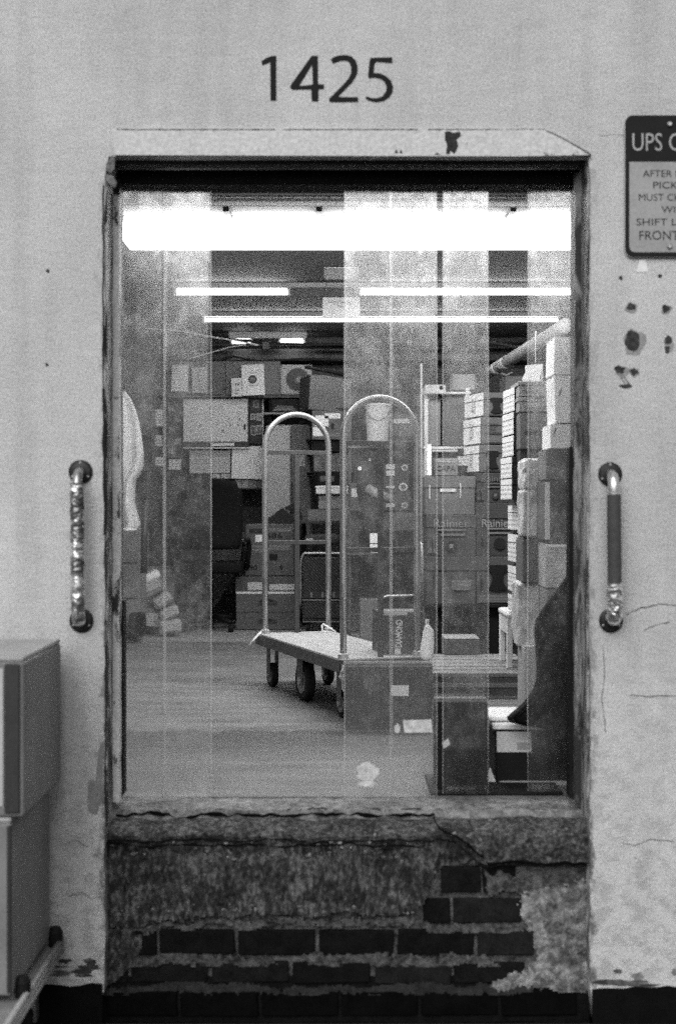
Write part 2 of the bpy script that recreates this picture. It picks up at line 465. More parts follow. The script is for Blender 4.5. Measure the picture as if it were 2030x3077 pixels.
# facade: one slab with a slot for the door that runs down to the ground
facade = thing('building_wall', 'pale painted plaster wall with a tall doorway and house number', 'wall', (0, 0, GROUND))
def jag(x, z0, z1, step, amp, seed):
    out = []; n = max(2, int(abs(z1 - z0) / step))
    for i in range(n + 1):
        z = z0 + (z1 - z0) * i / n
        out.append((x + amp * noise.noise(Vector((seed, z * 9, 0))) + amp * 0.6 * noise.noise(Vector((seed + 5, z * 31, 0))), z))
    return out
zt_rel = ZT - GROUND
loop = [(-2.7, 0.0)]
ll = jag(XL, 0.1, zt_rel - 0.06, 0.02, 0.005, 3.1)
rl = jag(XR, zt_rel, 0.1, 0.02, 0.005, 8.3)
loop = [(-2.7, 0.0), (XL - 0.03, 0.0), (XL - 0.02, 0.06)] + ll + [(XL + 0.012, zt_rel)] + rl + [(XR + 0.01, 0.05), (XR + 0.015, 0.0), (2.7, 0.0), (2.7, 4.2), (-2.7, 4.2)]
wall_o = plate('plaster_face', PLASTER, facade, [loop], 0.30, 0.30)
# near-black footing below the plaster
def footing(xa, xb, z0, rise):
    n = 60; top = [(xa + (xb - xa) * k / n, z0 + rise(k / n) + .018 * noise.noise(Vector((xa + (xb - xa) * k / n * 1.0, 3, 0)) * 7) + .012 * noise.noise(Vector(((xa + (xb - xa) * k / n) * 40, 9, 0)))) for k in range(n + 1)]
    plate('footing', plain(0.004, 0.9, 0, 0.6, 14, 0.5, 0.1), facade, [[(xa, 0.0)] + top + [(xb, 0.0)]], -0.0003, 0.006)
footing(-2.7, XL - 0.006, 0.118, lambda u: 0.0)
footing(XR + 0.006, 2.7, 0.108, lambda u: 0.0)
# lintel plate with its clipped corner
def W(px, py): return ((px - 784) * WM, EYE + (HZ - py) * WM - GROUND)
plate('lintel_plate', m_chipped(0.64, 0.14, 0.66, 0.70, (16, 16, 16), 'lintel_paint'), facade,
      [[W(264, 304), W(500, 302), W(800, 303), W(1060, 303), W(1265, 306), W(1300, 320), W(1369, 362), W(1200, 365), W(800, 364), W(268, 362)]], 0.0, 0.014)
plate('lintel_scar', plain(0.04, 0.9, 0, 0.6, 60, 0.4), facade,
      [[W(1031, 309), W(1040, 307), W(1050, 311), W(1066, 308), W(1068, 318), W(1058, 326), W(1062, 342), W(1053, 360), W(1044, 352), W(1041, 361), W(1033, 359), W(1036, 340), W(1031, 326)]], -0.014, 0.0012)
for q in ([(915, 357), (919, 348), (923, 358)], [(926, 358), (929, 349), (933, 358)], [(1006, 361), (1012, 357), (1022, 362)]):
    plate('lintel_scar', plain(0.04, 0.9, 0, 0.6, 60, 0.4), facade, [[W(*p) for p in q]], -0.014, 0.0012)
# crack along the top of the lintel
bm = bmesh.new()
for x in range(272, 1262, 6):
    if noise.noise(Vector((x * 0.021, 2, 0))) > -0.33:
        a, b_ = W(x, 303 + 1.2 * noise.noise(Vector((x * .1, 7, 0)))), W(x + 6.3, 303 + 1.2 * noise.noise(Vector(((x + 6) * .1, 7, 0))))
        th = 0.0007 + 0.0018 * max(0, noise.noise(Vector((x * .05, 3, 1))))
        add_box(bm, a[0], -0.0158, a[1] - th, b_[0], -0.0142, b_[1] + th)
for k in range(12):
    q0 = (1265 + 104 * k / 12, 306 + 56 * (k / 12) ** 1.15); q1 = (1265 + 104 * (k + 1) / 12, 306 + 56 * ((k + 1) / 12) ** 1.15)
    a, b_ = W(*q0), W(*q1); th = .0012 + .0012 * (k / 12)
    vv = [bm.verts.new((a[0], y_, a[1] + d_)) for y_, d_ in ((-.0158, th), (-.0158, -th), (-.0002, -th), (-.0002, th))] + [bm.verts.new((b_[0], y_, b_[1] + d_)) for y_, d_ in ((-.0158, th), (-.0158, -th), (-.0002, -th), (-.0002, th))]
    for f_ in ((0, 1, 2, 3), (4, 5, 6, 7), (0, 1, 5, 4), (1, 2, 6, 5), (2, 3, 7, 6), (3, 0, 4, 7)): bm.faces.new([vv[i_] for i_ in f_])
bm_obj('lintel_crack', bm, plain(0.12, 0.9, 0, 0.5, 60, 0), facade)['kind'] = 'stuff'
# reveals, frame boards and header
fz = GROUND
def vboard(name, mat, xa, za, xb, zb_, y0, y1, amp, seed, z0, z1):
    """upright board: wobbling edges, x from xa to xb, between y0 and y1"""
    bm = bmesh.new(); rings = []
    n = 60
    for i in range(n + 1):
        z = z0 + (z1 - z0) * i / n
        wob = amp * noise.noise(Vector((seed, z * 14, 1))) + amp * noise.noise(Vector((seed, z * 37, 2)))
        w2 = amp * noise.noise(Vector((seed + 9, z * 11, 1)))
        rings.append([bm.verts.new(p) for p in ((xa, y0 + w2, z), (xb + wob, y0 + w2, z), (xb + wob * .5, y1, z), (xa, y1, z))])
    for i in range(n):
        for k in range(4):
            bm.faces.new((rings[i][k], rings[i][(k + 1) % 4], rings[i + 1][(k + 1) % 4], rings[i + 1][k]))
    bm.faces.new(rings[0]); bm.faces.new(rings[-1])
    return bm_obj(name, bm, mat, facade)
zb = 0.02 - GROUND
vboard('reveal_board', m_chipped(.48, .015, .45, .52, (22, 22, 6), 'flaking_reveal_paint'), XL - 0.01, 0, XL + 0.006, 0, 0.012, 0.12, 0.002, 2, zb - 0.05, zt_rel - 0.04)
vboard('door_frame', m_chipped(0.68, 0.03, 0.56, 0.60, (12, 12, 5), 'frame_paint'), XL - 0.01, 0, XL + 0.026, 0, 0.118, 0.16, 0.003, 4, zb, zt_rel - 0.09)
vboard('door_frame', CHIP_DARK, XL - 0.01, 0, XL + 0.020, 0, 0.165, 0.235, 0.003, 6, zb, zt_rel - 0.005)
vboard('reveal_board', m_chipped(.36, .02, .48, .56, (18, 18, 5), 'right_reveal_paint'), XR + 0.01, 0, XR - 0.005, 0, 0.02, 0.12, 0.002, 12, zb - 0.03, zt_rel - 0.005)
vboard('door_frame', m_chipped(0.3, 0.02, 0.44, 0.54, (12, 12, 3), 'dark_frame_paint'), XR + 0.01, 0, XR - 0.024, 0, 0.122, 0.16, 0.004, 14, zb, zt_rel - 0.02)
vboard('door_frame', CHIP_DARK, XR + 0.01, 0, XR - 0.020, 0, 0.166, 0.235, 0.003, 16, zb, zt_rel - 0.005)
# dark steel channel along the left frame foot
box('weather_strip', RUBBER, facade, XL + 0.021, 0.170, zb + 0.01, XL + 0.031, 0.232, zb + 0.62, 0.002)
box('weather_strip', RUBBER, facade, XR - 0.034, 0.170, zb + 0.0, XR - 0.021, 0.232, zb + 1.1, 0.002)
box('header_beam', plain(0.012, 0.6, 0, 0.5, 12, 0.2), facade, XL + 0.002, 0.171, zt_rel - 0.045, XR - 0.002, 0.30, zt_rel + 0.06, 0.003)
box('lintel_angle', plain(0.02, 0.55, 0.3, 0.5, 16, 0.2), facade, XL + 0.014, 0.05, zt_rel - 0.012, XR - 0.002, 0.10, zt_rel + 0.03, 0.002)
# broken corner of plaster at the top of the frame
for q in ([(247, 380), (262, 360), (268, 372), (266, 392), (258, 402), (246, 396)], [(247, 404), (262, 408), (272, 424), (268, 436), (256, 428), (246, 418)]):
    plate('plaster_chip', plain(0.16, 0.9, 0, 0.7, 60, 0.5), facade, [[W(*p) for p in q]], -0.0005, 0.004)
# the long crack beside the left frame and worn edges
bm = bmesh.new()
for y in range(430, 1240, 5):
    k = 0.5 + noise.noise(Vector((y * .013, 1, 4)))
    cx = 240 + 2.2 * noise.noise(Vector((y * .02, 8, 0))) + (max(0, y - 850) * .012)
    th = (0.9 + 1.8 * max(0, k)) * (1.0 if y < 900 else 1.8) * (0 if k < -.05 else 1)
    if th > 0:
        a, c = W(cx - th, y + 5.2), W(cx + th, y)
        add_box(bm, a[0], -0.0016, a[1], c[0], -0.0002, c[1])
bm_obj('edge_crack', bm, plain(0.02, 0.9, 0, 0.4, 60, 0), facade)['kind'] = 'stuff'
# bare plaster scars on the faces
def blob(cx, cy, rx, ry, seed, n=18, rot=0.0):
    out = []
    for i in range(n):
        a = 2 * math.pi * i / n
        k = 1 + 0.55 * noise.noise(Vector((math.cos(a) * 1.3, math.sin(a) * 1.3, seed)))
        x, y = rx * k * math.cos(a), ry * k * math.sin(a)
        out.append(W(cx + x * math.cos(rot) - y * math.sin(rot), cy + x * math.sin(rot) + y * math.cos(rot)))
    return out
SCAR = plain(0.055, 0.95, 0, 0.7, 70, 0.5)
SCAR_L = plain(0.2, 0.95, 0, 0.5, 60, 0.5)
for i, (cx, cy, rx, ry) in enumerate(((112, 628, 4, 4), (109, 846, 4, 4), (1439, 645, 5, 5), (1530, 640, 6, 4), (1463, 712, 11, 9), (1543, 716, 9, 8),
                                      (1466, 790, 19, 22), (1549, 790, 8, 10), (1547, 812, 6, 9), (1470, 863, 9, 8), (1437, 857, 12, 9), (1450, 896, 16, 4))):
    plate('anchor_hole', SCAR, facade, [blob(cx, cy, rx, ry, i * 1.7)], -0.0002, 0.0014)
plate('plug_scar', SCAR_L, facade, [[W(1428, 862), W(1436, 858), W(1462, 892), W(1452, 896)], [W(1433, 866), W(1437, 864), W(1456, 889), W(1451, 891)]], -0.0002, 0.0012)
plate('plaster_scar', plain(0.26, 0.95, 0, 0.25, 40, 0.3), facade, [[W(205, 1814), W(214, 1808), W(222, 1812), W(226, 1770), W(230, 1740), W(237, 1738), W(240, 1790), W(238, 1840), W(232, 1868), W(226, 1890), W(212, 1888), W(204, 1880)]], -0.0002, 0.0010)
for i, (cx, cy, rx, ry) in enumerate(((1490, 616, 11, 14),)):
    plate('white_patch', paper(0.85), facade, [[W(1484, 604), W(1495, 602), W(1503, 630), W(1476, 632)]], -0.0002, 0.0012)
rg_ = random.Random(5)
for i in range(22):
    left = i % 2 == 0
    cx = rg_.uniform(120, 236) if left else rg_.uniform(1374, 1568)
    plate('dark_blotch', plain(rg_.choice((.05, .10, .2)), .95, 0, .5, 50, .3, .1), facade, [blob(cx, (2262 if left else 2286) - rg_.uniform(-6, 34), rg_.uniform(8, 30), rg_.uniform(3, 9), 90 + i * 2.9, 22)], -0.0002 - .00002 * i, 0.0011)  # dark blotches scattered along the top edge of the footing
def hair(pts, r):
    fine_ = []
    for a, b in zip(pts[:-1], pts[1:]):
        for q in range(6):
            f = q / 6; fine_.append((a[0] + (b[0] - a[0]) * f + 2.5 * noise.noise(Vector((a[0] * .1 + q, a[1] * .1, 2))), a[1] + (b[1] - a[1]) * f + 2.5 * noise.noise(Vector((a[0] * .1 + q, a[1] * .1, 6)))))
    fine_.append(pts[-1])
    tube('wall_crack', plain(.16, .95, 0, .4, 60, 0), facade, [Vector((W(*p)[0], 0.0004, W(*p)[1])) for p in fine_], r, 5, rfun=lambda i, p: r * (1 + .7 * noise.noise(p * 40)))
hair([(1452, 1426), (1478, 1414), (1500, 1408), (1530, 1402), (1568, 1404), (1600, 1408)], .0022); hair([(1494, 1462), (1520, 1450), (1552, 1444)], .0018); hair([(1460, 1612), (1500, 1616), (1545, 1614), (1590, 1618)], .0016)
hair([(1398, 1500), (1402, 1560), (1396, 1620), (1404, 1700)], .0016); hair([(1440, 1955), (1470, 1962), (1510, 1948), (1560, 1952)], .0018); hair([(1390, 316), (1420, 312), (1446, 314)], .0012); hair([(150, 1960), (175, 1950), (205, 1966)], .0014); hair([(160, 2080), (190, 2070), (214, 2086), (236, 2080)], .0014)
for i, (cx, cy, rx, ry) in enumerate(((1463, 712, 15, 12), (1543, 716, 12, 11), (1466, 790, 25, 28), (1549, 796, 12, 18), (1470, 863, 12, 11), (1440, 862, 16, 13))):
    plate('chip_rim', plain(.30, .95, 0, .3, 60, .3), facade, [blob(cx + 2, cy + 2, rx, ry, 60 + i * 3.1)], -0.0001, 0.0007)
# house number, painted through a stencil
def N(cx, cy): return W((750 + cx / 3.336) / 1.29464, (130 + cy / 3.336) / 1.29464)
NUM = plain(0.016, 0.7, 0, 0.3, 60, 0.0)
digits = {
 '1': [[(118, 180), (160, 150), (215, 128), (268, 125), (266, 360), (268, 575), (208, 575), (206, 190), (160, 208), (128, 222)]],
 '4': [[(620, 125), (682, 125), (685, 410), (745, 412), (745, 458), (690, 462), (688, 583), (622, 583), (615, 462), (425, 466), (407, 448), (405, 430), (412, 415)],
       [(624, 215), (632, 412), (560, 424), (498, 425)]],
 '2': [[(812, 160), (840, 138), (900, 120), (960, 117), (1020, 130), (1060, 170), (1080, 230), (1080, 290), (1060, 340), (1020, 400), (960, 460), (900, 520), (892, 538), (1085, 540), (1088, 588), (830, 592), (797, 585), (795, 555), (860, 490), (940, 410), (990, 350), (1015, 290), (1015, 230), (995, 190), (960, 172), (900, 178), (835, 205)]],
 '5': [[(1215, 145), (1425, 140), (1430, 198), (1265, 187), (1250, 210), (1240, 297), (1300, 300), (1360, 325), (1410, 370), (1435, 430), (1430, 490), (1395, 545), (1340, 580), (1270, 592), (1200, 580), (1158, 552), (1165, 530), (1220, 548), (1280, 550), (1330, 530), (1365, 480), (1368, 430), (1350, 385), (1310, 357), (1250, 345), (1190, 350), (1185, 320), (1200, 170)]]}
for d, loops in digits.items():
    o = plate('digit', NUM, facade, [[N(*p) for p in lp] for lp in loops], -0.0003, 0.0012)
    o['label'] = 'black stencilled house number digit ' + d

# base under the doorway: brick infill, render patch, broken sill
base = thing('doorway_base', 'dark brick base of the doorway under a broken concrete sill', 'base wall', (0, 0, GROUND))
yb = 0.075
box('mortar_bed', MORTAR, base, XL - 0.02, yb, -0.1, XR + 0.012, 0.30, 0.50)
box('black_bed', plain(0.006, 0.9, 0, 0.7, 30, 0.4, .1), base, XL - 0.02, yb - 0.003, -0.1, XR + 0.012, yb - 0.0005, 0.118)  # near-black bed across the lowest brick courses
def brick_mesh(w_, h_, seed):
    bm = bmesh.new(); add_box(bm, 0, 0, 0, w_, 0.06, h_, 0.005, 2)
    for v in bm.verts:
        v.co += Vector((noise.noise(v.co * 30 + Vector((seed, 0, 0))), noise.noise(v.co * 30 + Vector((0, seed, 0))), noise.noise(v.co * 40 + Vector((0, 0, seed))))) * 0.006
    return bm
ZB = D + yb  # bricks sit just in front of the mortar bed
def BX(px): return (px - 784) * ZB / F
def BZ(py): return EYE + (HZ - py) * ZB / F - GROUND
rows = [((2008, 2069), [(1022, 1114), (1120, 1196)]),
        ((2083, 2140), [(980, 1044), (1050, 1209)]),
        ((2156, 2214), [(285, 364), (372, 545), (554, 731), (739, 914), (922, 1098), (1107, 1238)]),
        ((2231, 2279), [(250, 300), (306, 484), (493, 670), (680, 858), (868, 1044), (1053, 1215)]),
        ((2297, 2355), [(250, 412), (420, 598), (607, 784), (792, 968), (977, 1152), (1160, 1335)]),
        ((2371, 2430), [(250, 320), (328, 505), (513, 690), (698, 874), (882, 1060), (1068, 1240), (1248, 1345)])]
sd_ = 0
for (ya, yb_), xs in rows:
    for (xa, xb) in xs:
        sd_ += 1
        o = bm_obj('brick', brick_mesh((xb - xa) * ZB / F, (yb_ - ya) * ZB / F, sd_ * 3.7), plain(.003, .9, 0, .5, 22, .4, .05) if ya > 2290 else plain(random.choice((.005, .008, .008, .013)), .85, 0, .7, 26, .5, .1), base)
        o.location = (BX(xa), yb - 0.010 - 0.006 * random.random(), BZ(yb_)); o.rotation_euler = (0, R(random.uniform(-1, 1)), R(random.uniform(-.8, .8)))

def inside(x, z, poly):
    c = False; n = len(poly); j = n - 1
    for i in range(n):
        xi, zi = poly[i]; xj, zj = poly[j]
        if (zi > z) != (zj > z) and x < (xj - xi) * (z - zi) / (zj - zi + 1e-12) + xi: c = not c
        j = i
    return c
def patch(name, mat, parent, pxpoly, y, step, amp, back, seed, band=None):
    """rough coat of render or mortar over the brick: noisy front, ragged edge, closed at the sides"""
    poly = [(BX(a), BZ(b)) for a, b in pxpoly]
    xs = [p[0] for p in poly]; zs = [p[1] for p in poly]
    bm = bmesh.new(); vid = {}
    nx = int((max(xs) - min(xs)) / step) + 1; nz = int((max(zs) - min(zs)) / step) + 1
    def V(i, k):
        if (i, k) not in vid:
            x = min(xs) + i * step; z = min(zs) + k * step
            d = noise.fractal(Vector((x * 16, z * 16, seed)), 0.9, 2.1, 5) * amp + noise.noise(Vector((x * 70, z * 70, seed))) * amp * .35
            if band: d -= .016 * max(0, min(1, (z - band + .02 * noise.noise(Vector((x * 14, 0, seed)))) / .012))
            vid[(i, k)] = bm.verts.new((x + .3 * step * noise.noise(Vector((x * 90, z * 90, 1))), y - d, z + .3 * step * noise.noise(Vector((x * 90, z * 90, 5)))))
        return vid[(i, k)]
    for i in range(nx):
        for k in range(nz):
            x = min(xs) + (i + .5) * step; z = min(zs) + (k + .5) * step
            jx = x + 0.020 * noise.noise(Vector((x * 14, z * 14, seed + 3))) + 0.010 * noise.noise(Vector((x * 80, z * 80, seed)))
            jz = z + 0.020 * noise.noise(Vector((x * 14, z * 14, seed + 9))) + 0.010 * noise.noise(Vector((x * 80, z * 80, seed + 2)))
            if inside(jx, jz, poly): bm.faces.new((V(i, k), V(i + 1, k), V(i + 1, k + 1), V(i, k + 1)))
    be = [e for e in bm.edges if len(e.link_faces) == 1]
    r = bmesh.ops.extrude_edge_only(bm, edges=be)
    for v in r['geom']:
        if isinstance(v, bmesh.types.BMVert): v.co.y = back
    return bm_obj(name, bm, mat, parent, False)
patch('render_patch', RENDER, base, [(236, 1930), (1005, 1940), (1012, 1985), (1004, 2030), (985, 2075), (958, 2112), (900, 2120), (800, 2112), (680, 2122), (560, 2118), (430, 2128), (330, 2140), (236, 2150)], yb - 0.026, 0.005, 0.007, yb + 0.004, 2.2, band=BZ(1985))
patch('mortar_smear', SMEAR, base, [(1228, 2075), (1290, 2050), (1375, 2030), (1375, 2300), (1110, 2300), (1150, 2275), (1215, 2262), (1250, 2215), (1216, 2160), (1205, 2110)], yb - 0.0135, 0.005, 0.005, yb + 0.004, 4.4)
patch('mortar_smear', MORTAR, base, [(236, 2152), (340, 2142), (560, 2128), (760, 2132), (960, 2122), (960, 2146), (760, 2150), (540, 2148), (380, 2152), (290, 2166), (236, 2300)], yb - 0.013, 0.007, 0.005, yb + 0.004, 6.4)
def profile_patch(name, mat, x0p, x1p, prof, seed, amp, top_edge=None, low=None):
    """sill: a worn profile (y, z) swept across, z relative to the shop floor"""
    xa, xb = (x0p - 784) * 4.3 / F, (x1p - 784) * 4.3 / F
    n = int((xb - xa) / 0.008); bm = bmesh.new(); cols = []
    pts = []
    for (a, b) in zip(prof[:-1], prof[1:]):
        L = math.dist(a, b); k = max(1, int(L / 0.008))
        pts += [(a[0] + (b[0] - a[0]) * i / k, a[1] + (b[1] - a[1]) * i / k) for i in range(k)]
    pts.append(prof[-1])
    for i in range(n + 1):
        x = xa + (xb - xa) * i / n; c = []
        u = i / n
        for j, (y, z) in enumerate(pts):
            q = Vector((x * 14, y * 14, z * 14 + seed))
            d = noise.fractal(q, 0.9, 2.1, 5) * amp
            e = noise.noise(Vector((x * 6, seed, 3))) * 0.008
            zz = z + d * .8 + e * (1 if y < 0.12 else 0)
            if low is not None and y < 0.1: zz += low(u)
            c.append(bm.verts.new((x, y - d + noise.noise(Vector((x * 9, seed, 8))) * 0.008, zz - GROUND)))
        cols.append(c)
    m = len(pts)
    for i in range(n):
        for j in range(m - 1):
            bm.faces.new((cols[i][j], cols[i + 1][j], cols[i + 1][j + 1], cols[i][j + 1]))
    for c in (cols[0], cols[-1]):
        bm.faces.new(c)
    for i in range(n): bm.faces.new((cols[i][0], cols[i + 1][0], cols[i + 1][m - 1], cols[i][m - 1]))
    return bm_obj(name, bm, mat, base, False)
# inner strip of threshold (light, level with the floor), then the worn outer lip in two broken pieces
profile_patch('threshold', m_concrete(0.07, 0.19, 0.34, 40, 'threshold_concrete'), 236, 1372, [(0.30, -0.06), (0.30, -0.004), (0.20, -0.004), (0.145, -0.010), (0.137, -0.03), (0.137, -0.06)], 5.0, 0.004)
def sill():
    A = [(0.12, -0.105), (0.130, -0.034), (0.10, -0.036), (0.05, -0.056), (0.037, -0.066), (0.042, -0.078), (0.060, -0.088), (0.075, -0.105)]
    B = [(0.12, -0.175), (0.130, -0.030), (0.10, -0.032), (0.05, -0.052), (0.030, -0.068), (0.024, -0.100), (0.034, -0.148), (0.075, -0.170)]
    xa, xb = (238 - 784) * 4.3 / F, (1370 - 784) * 4.3 / F; n = 200; cols = []; bm = bmesh.new(); sub = 6
    for i in range(n + 1):
        x = xa + (xb - xa) * i / n; px = 784 + x * F / 4.3
        f = max(0, min(1, (px - 1040) / 90)); f = f * f * (3 - 2 * f)
        pr = [(a[0] + (b[0] - a[0]) * f, a[1] + (b[1] - a[1]) * f) for a, b in zip(A, B)]
        c = []
        pts = []
        for p, q in zip(pr[:-1], pr[1:]): pts += [(p[0] + (q[0] - p[0]) * k / sub, p[1] + (q[1] - p[1]) * k / sub) for k in range(sub)]
        pts.append(pr[-1])
        for (y, z) in pts:
            q = Vector((x * 15, y * 15, z * 15 + 9))
            d = noise.fractal(q, 0.8, 2.2, 6) * .010
            cr = max(0, noise.noise(Vector((x * 11, 3, 2)))) * .022 * (1 if y < .065 else 0)
            c.append(bm.verts.new((x, y - d + cr + .008 * noise.noise(Vector((x * 7, 9, 8))), z + d * .7 + .007 * noise.noise(Vector((x * 8, 1, 3))) + .004 * noise.noise(Vector((x * 31, 1, 7))) - GROUND)))
        cols.append(c)
    m = len(cols[0])
    for i in range(n):
        for j in range(m - 1): bm.faces.new((cols[i][j], cols[i + 1][j], cols[i + 1][j + 1], cols[i][j + 1]))
        bm.faces.new((cols[i][0], cols[i + 1][0], cols[i + 1][m - 1], cols[i][m - 1]))
    for c in (cols[0], cols[-1]): bm.faces.new(c)
    bm_obj('sill_slab', bm, SILL, base, False)
    # the diagonal break through the sill
    path = [(1006, 1897), (1012, 1912), (1028, 1928), (1060, 1942), (1085, 1958), (1100, 1975), (1130, 1997)]
    yy = [.10, .075, .05, .034, .030, .030, .034]
    pts = []
    for k in range(len(path) - 1):
        for q in range(3):
            f = q / 3; px = path[k][0] + (path[k + 1][0] - path[k][0]) * f; py = path[k][1] + (path[k + 1][1] - path[k][1]) * f; y = yy[k] + (yy[k + 1] - yy[k]) * f - .004
            v = P(px, py, D + y); pts.append(Vector((v.x, y, v.z - GROUND)) + Vector((0, 0, .003 * noise.noise(Vector((px * .2, 1, 1))))))
    tube('sill_crack', plain(.004, .95, 0, .3, 30, 0, .05), base, pts, .003, 6, rfun=lambda i, p: .0030 + .003 * noise.noise(p * 60))
sill()
def seam_or_shade(pxs, py, y, amp, r, seed):
    pts = []
    for px in range(pxs[0], pxs[1], 6):
        q = P(px, py + amp * noise.noise(Vector((px * .013, seed, 0))) + amp * .5 * noise.noise(Vector((px * .05, seed, 3))), D + y); pts.append(Vector((q.x, y, q.z - GROUND)))
    tube('crack_and_shade_line', plain(.004, .95, 0, .3, 30, 0, .05), base, pts, r, 6, rfun=lambda i, p: max(.0006, r * (.9 + 1.3 * noise.noise(Vector((p.x * 17, seed, 1))))))
seam_or_shade((270, 1012), 1891, .132, 12, .0042, 4.0); seam_or_shade((400, 980), 1880, .15, 10, .0018, 14.0); seam_or_shade((244, 1004), 1962, .030, 8, .0030, 8.0)
seam_or_shade((1130, 1362), 2003, .024, 7, .0045, 21.0)  # shadow under the right sill slab, drawn in as a black line
patch('render_patch', RENDER, base, [(1000, 1925), (1060, 1950), (1110, 1985), (1130, 2006), (1090, 2004), (1030, 2012), (1004, 2020)], yb - 0.014, 0.006, 0.012, yb + 0.004, 12.2)

patch('mortar_smear', MORTAR, base, [(300, 2212), (420, 2206), (520, 2222), (640, 2214), (650, 2232), (520, 2240), (400, 2236), (300, 2240)], yb - 0.0155, 0.005, 0.004, yb + 0.004, 31.4)
patch('mortar_smear', MORTAR, base, [(700, 2216), (860, 2208), (1010, 2218), (1130, 2210), (1160, 2236), (1000, 2240), (860, 2234), (720, 2240)], yb - 0.0155, 0.005, 0.004, yb + 0.004, 37.4)
patch('mortar_smear', RENDER, base, [(236, 2140), (300, 2150), (330, 2180), (318, 2225), (280, 2262), (236, 2290)], yb - 0.0175, 0.005, 0.005, yb + 0.004, 41.4)
patch('mortar_smear', MORTAR, base, [(1120, 2014), (1190, 2020), (1235, 2048), (1225, 2078), (1180, 2064), (1130, 2068)], yb - 0.0145, 0.005, 0.005, yb + 0.004, 47.4)
patch('mortar_smear', MORTAR, base, [(980, 2136), (1080, 2140), (1200, 2138), (1214, 2156), (1090, 2162), (980, 2158)], yb - 0.0150, 0.005, 0.004, yb + 0.004, 53.4)
patch('mortar_smear', plain(.03, .95, 0, .6, 40, .4, .1), base, [(236, 2282), (420, 2276), (700, 2288), (980, 2278), (1240, 2292), (1240, 2306), (900, 2304), (560, 2306), (236, 2304)], yb - 0.0150, 0.005, 0.004, yb + 0.004, 59.4)
rr_ = random.Random(11); bm = bmesh.new()
for k in range(150):
    mode = k % 3
    if mode == 0: q = P(rr_.uniform(260, 1340), rr_.uniform(1896, 1950), D + .06); y_ = rr_.uniform(.04, .125); z_ = -.034 - .03 * (.125 - y_) / .085
    elif mode == 1: q = P(rr_.uniform(250, 1000), 1958 + rr_.uniform(-6, 40), D + .05); y_ = yb - .026; z_ = q.z
    else: q = P(rr_.uniform(250, 960), 2112 + rr_.uniform(-14, 10), D + .05); y_ = yb - .022; z_ = q.z
    r_ = rr_.uniform(.0025, .0075)
    bmesh.ops.create_icosphere(bm, subdivisions=1, radius=r_, matrix=Matrix.Translation((q.x, y_, z_ - GROUND)) @ Matrix.Rotation(rr_.uniform(0, 6), 4, 'X') @ Matrix.Diagonal((rr_.uniform(.7, 1.5), rr_.uniform(.6, 1.2), rr_.uniform(.5, 1), 1)))
o = bm_obj('rubble', bm, m_concrete(.05, .16, .36, 80, 'crumb_concrete'), base); o['kind'] = 'stuff'
# sign on the right
sg = thing('metal_sign', 'metal parcel pickup sign with rounded corners and dark header', 'sign', (0, 0, 0))
def rrect(x0, y0, x1, y1, r, n=6):
    out = []
    for (cx, cy, a0) in ((x1 - r, y0 + r, -90), (x1 - r, y1 - r, 0), (x0 + r, y1 - r, 90), (x0 + r, y0 + r, 180)):
        for i in range(n + 1):
            a = R(a0 + 90 * i / n); out.append((cx + r * math.cos(a), cy + r * math.sin(a)))
    return out
def S(l): return [((a - 784) * WM, EYE + (HZ - b) * WM) for a, b in l]
plate('plate', plain(0.016, 0.6, 0, 0.15, 20, 0.0), sg, [S(rrect(1448, 270, 1680, 597, 18))], -0.010, 0.003)
plate('plate_edge', plain(0.4, 0.5, 0.4, 0.1, 20, 0.0), sg, [S(rrect(1446.5, 268.5, 1681.5, 598.5, 19))], -0.0075, 0.0025)
plate('sign_field', plain(0.36, 0.5, 0, 0.06, 8, 0.0), sg, [S([(1457, 378), (1671, 378)] + rrect(1457, 500, 1671, 587, 14)[7:21])], -0.0132, 0.0008)
LT = plain(0.42, 0.5, 0, 0.05, 10, 0.0); DK = ink(0.02)
for s_, cy_, hh, ww in (('UPS ONLY', 332, 41, 200), ):
    text(sg, s_, LT, (1564 - 784) * WM, -0.0146, EYE + (HZ - cy_) * WM, ww * WM, hh * WM)
for s_, cy_, hh, ww in (('AFTER HOURS', 405, 16, 152), ('PICKUPS', 432, 16, 104), ('MUST CHECK IN', 460, 16, 170), ('WITH', 488, 15, 66), ('SHIFT LEADER', 517, 16, 182), ('FRONT DESK', 548, 21, 168)):
    text(sg, s_, DK, (1564 - 784) * WM, -0.0146, EYE + (HZ - cy_) * WM, ww * WM, hh * WM)
for py in (291, 574):
    lathe('bolt', STEEL, sg, [(0.008, -0.0132), (0.008, -0.018), (0.005, -0.0205)], 'y', 12, ((1550 - 784) * WM, 0, EYE + (HZ - py) * WM))

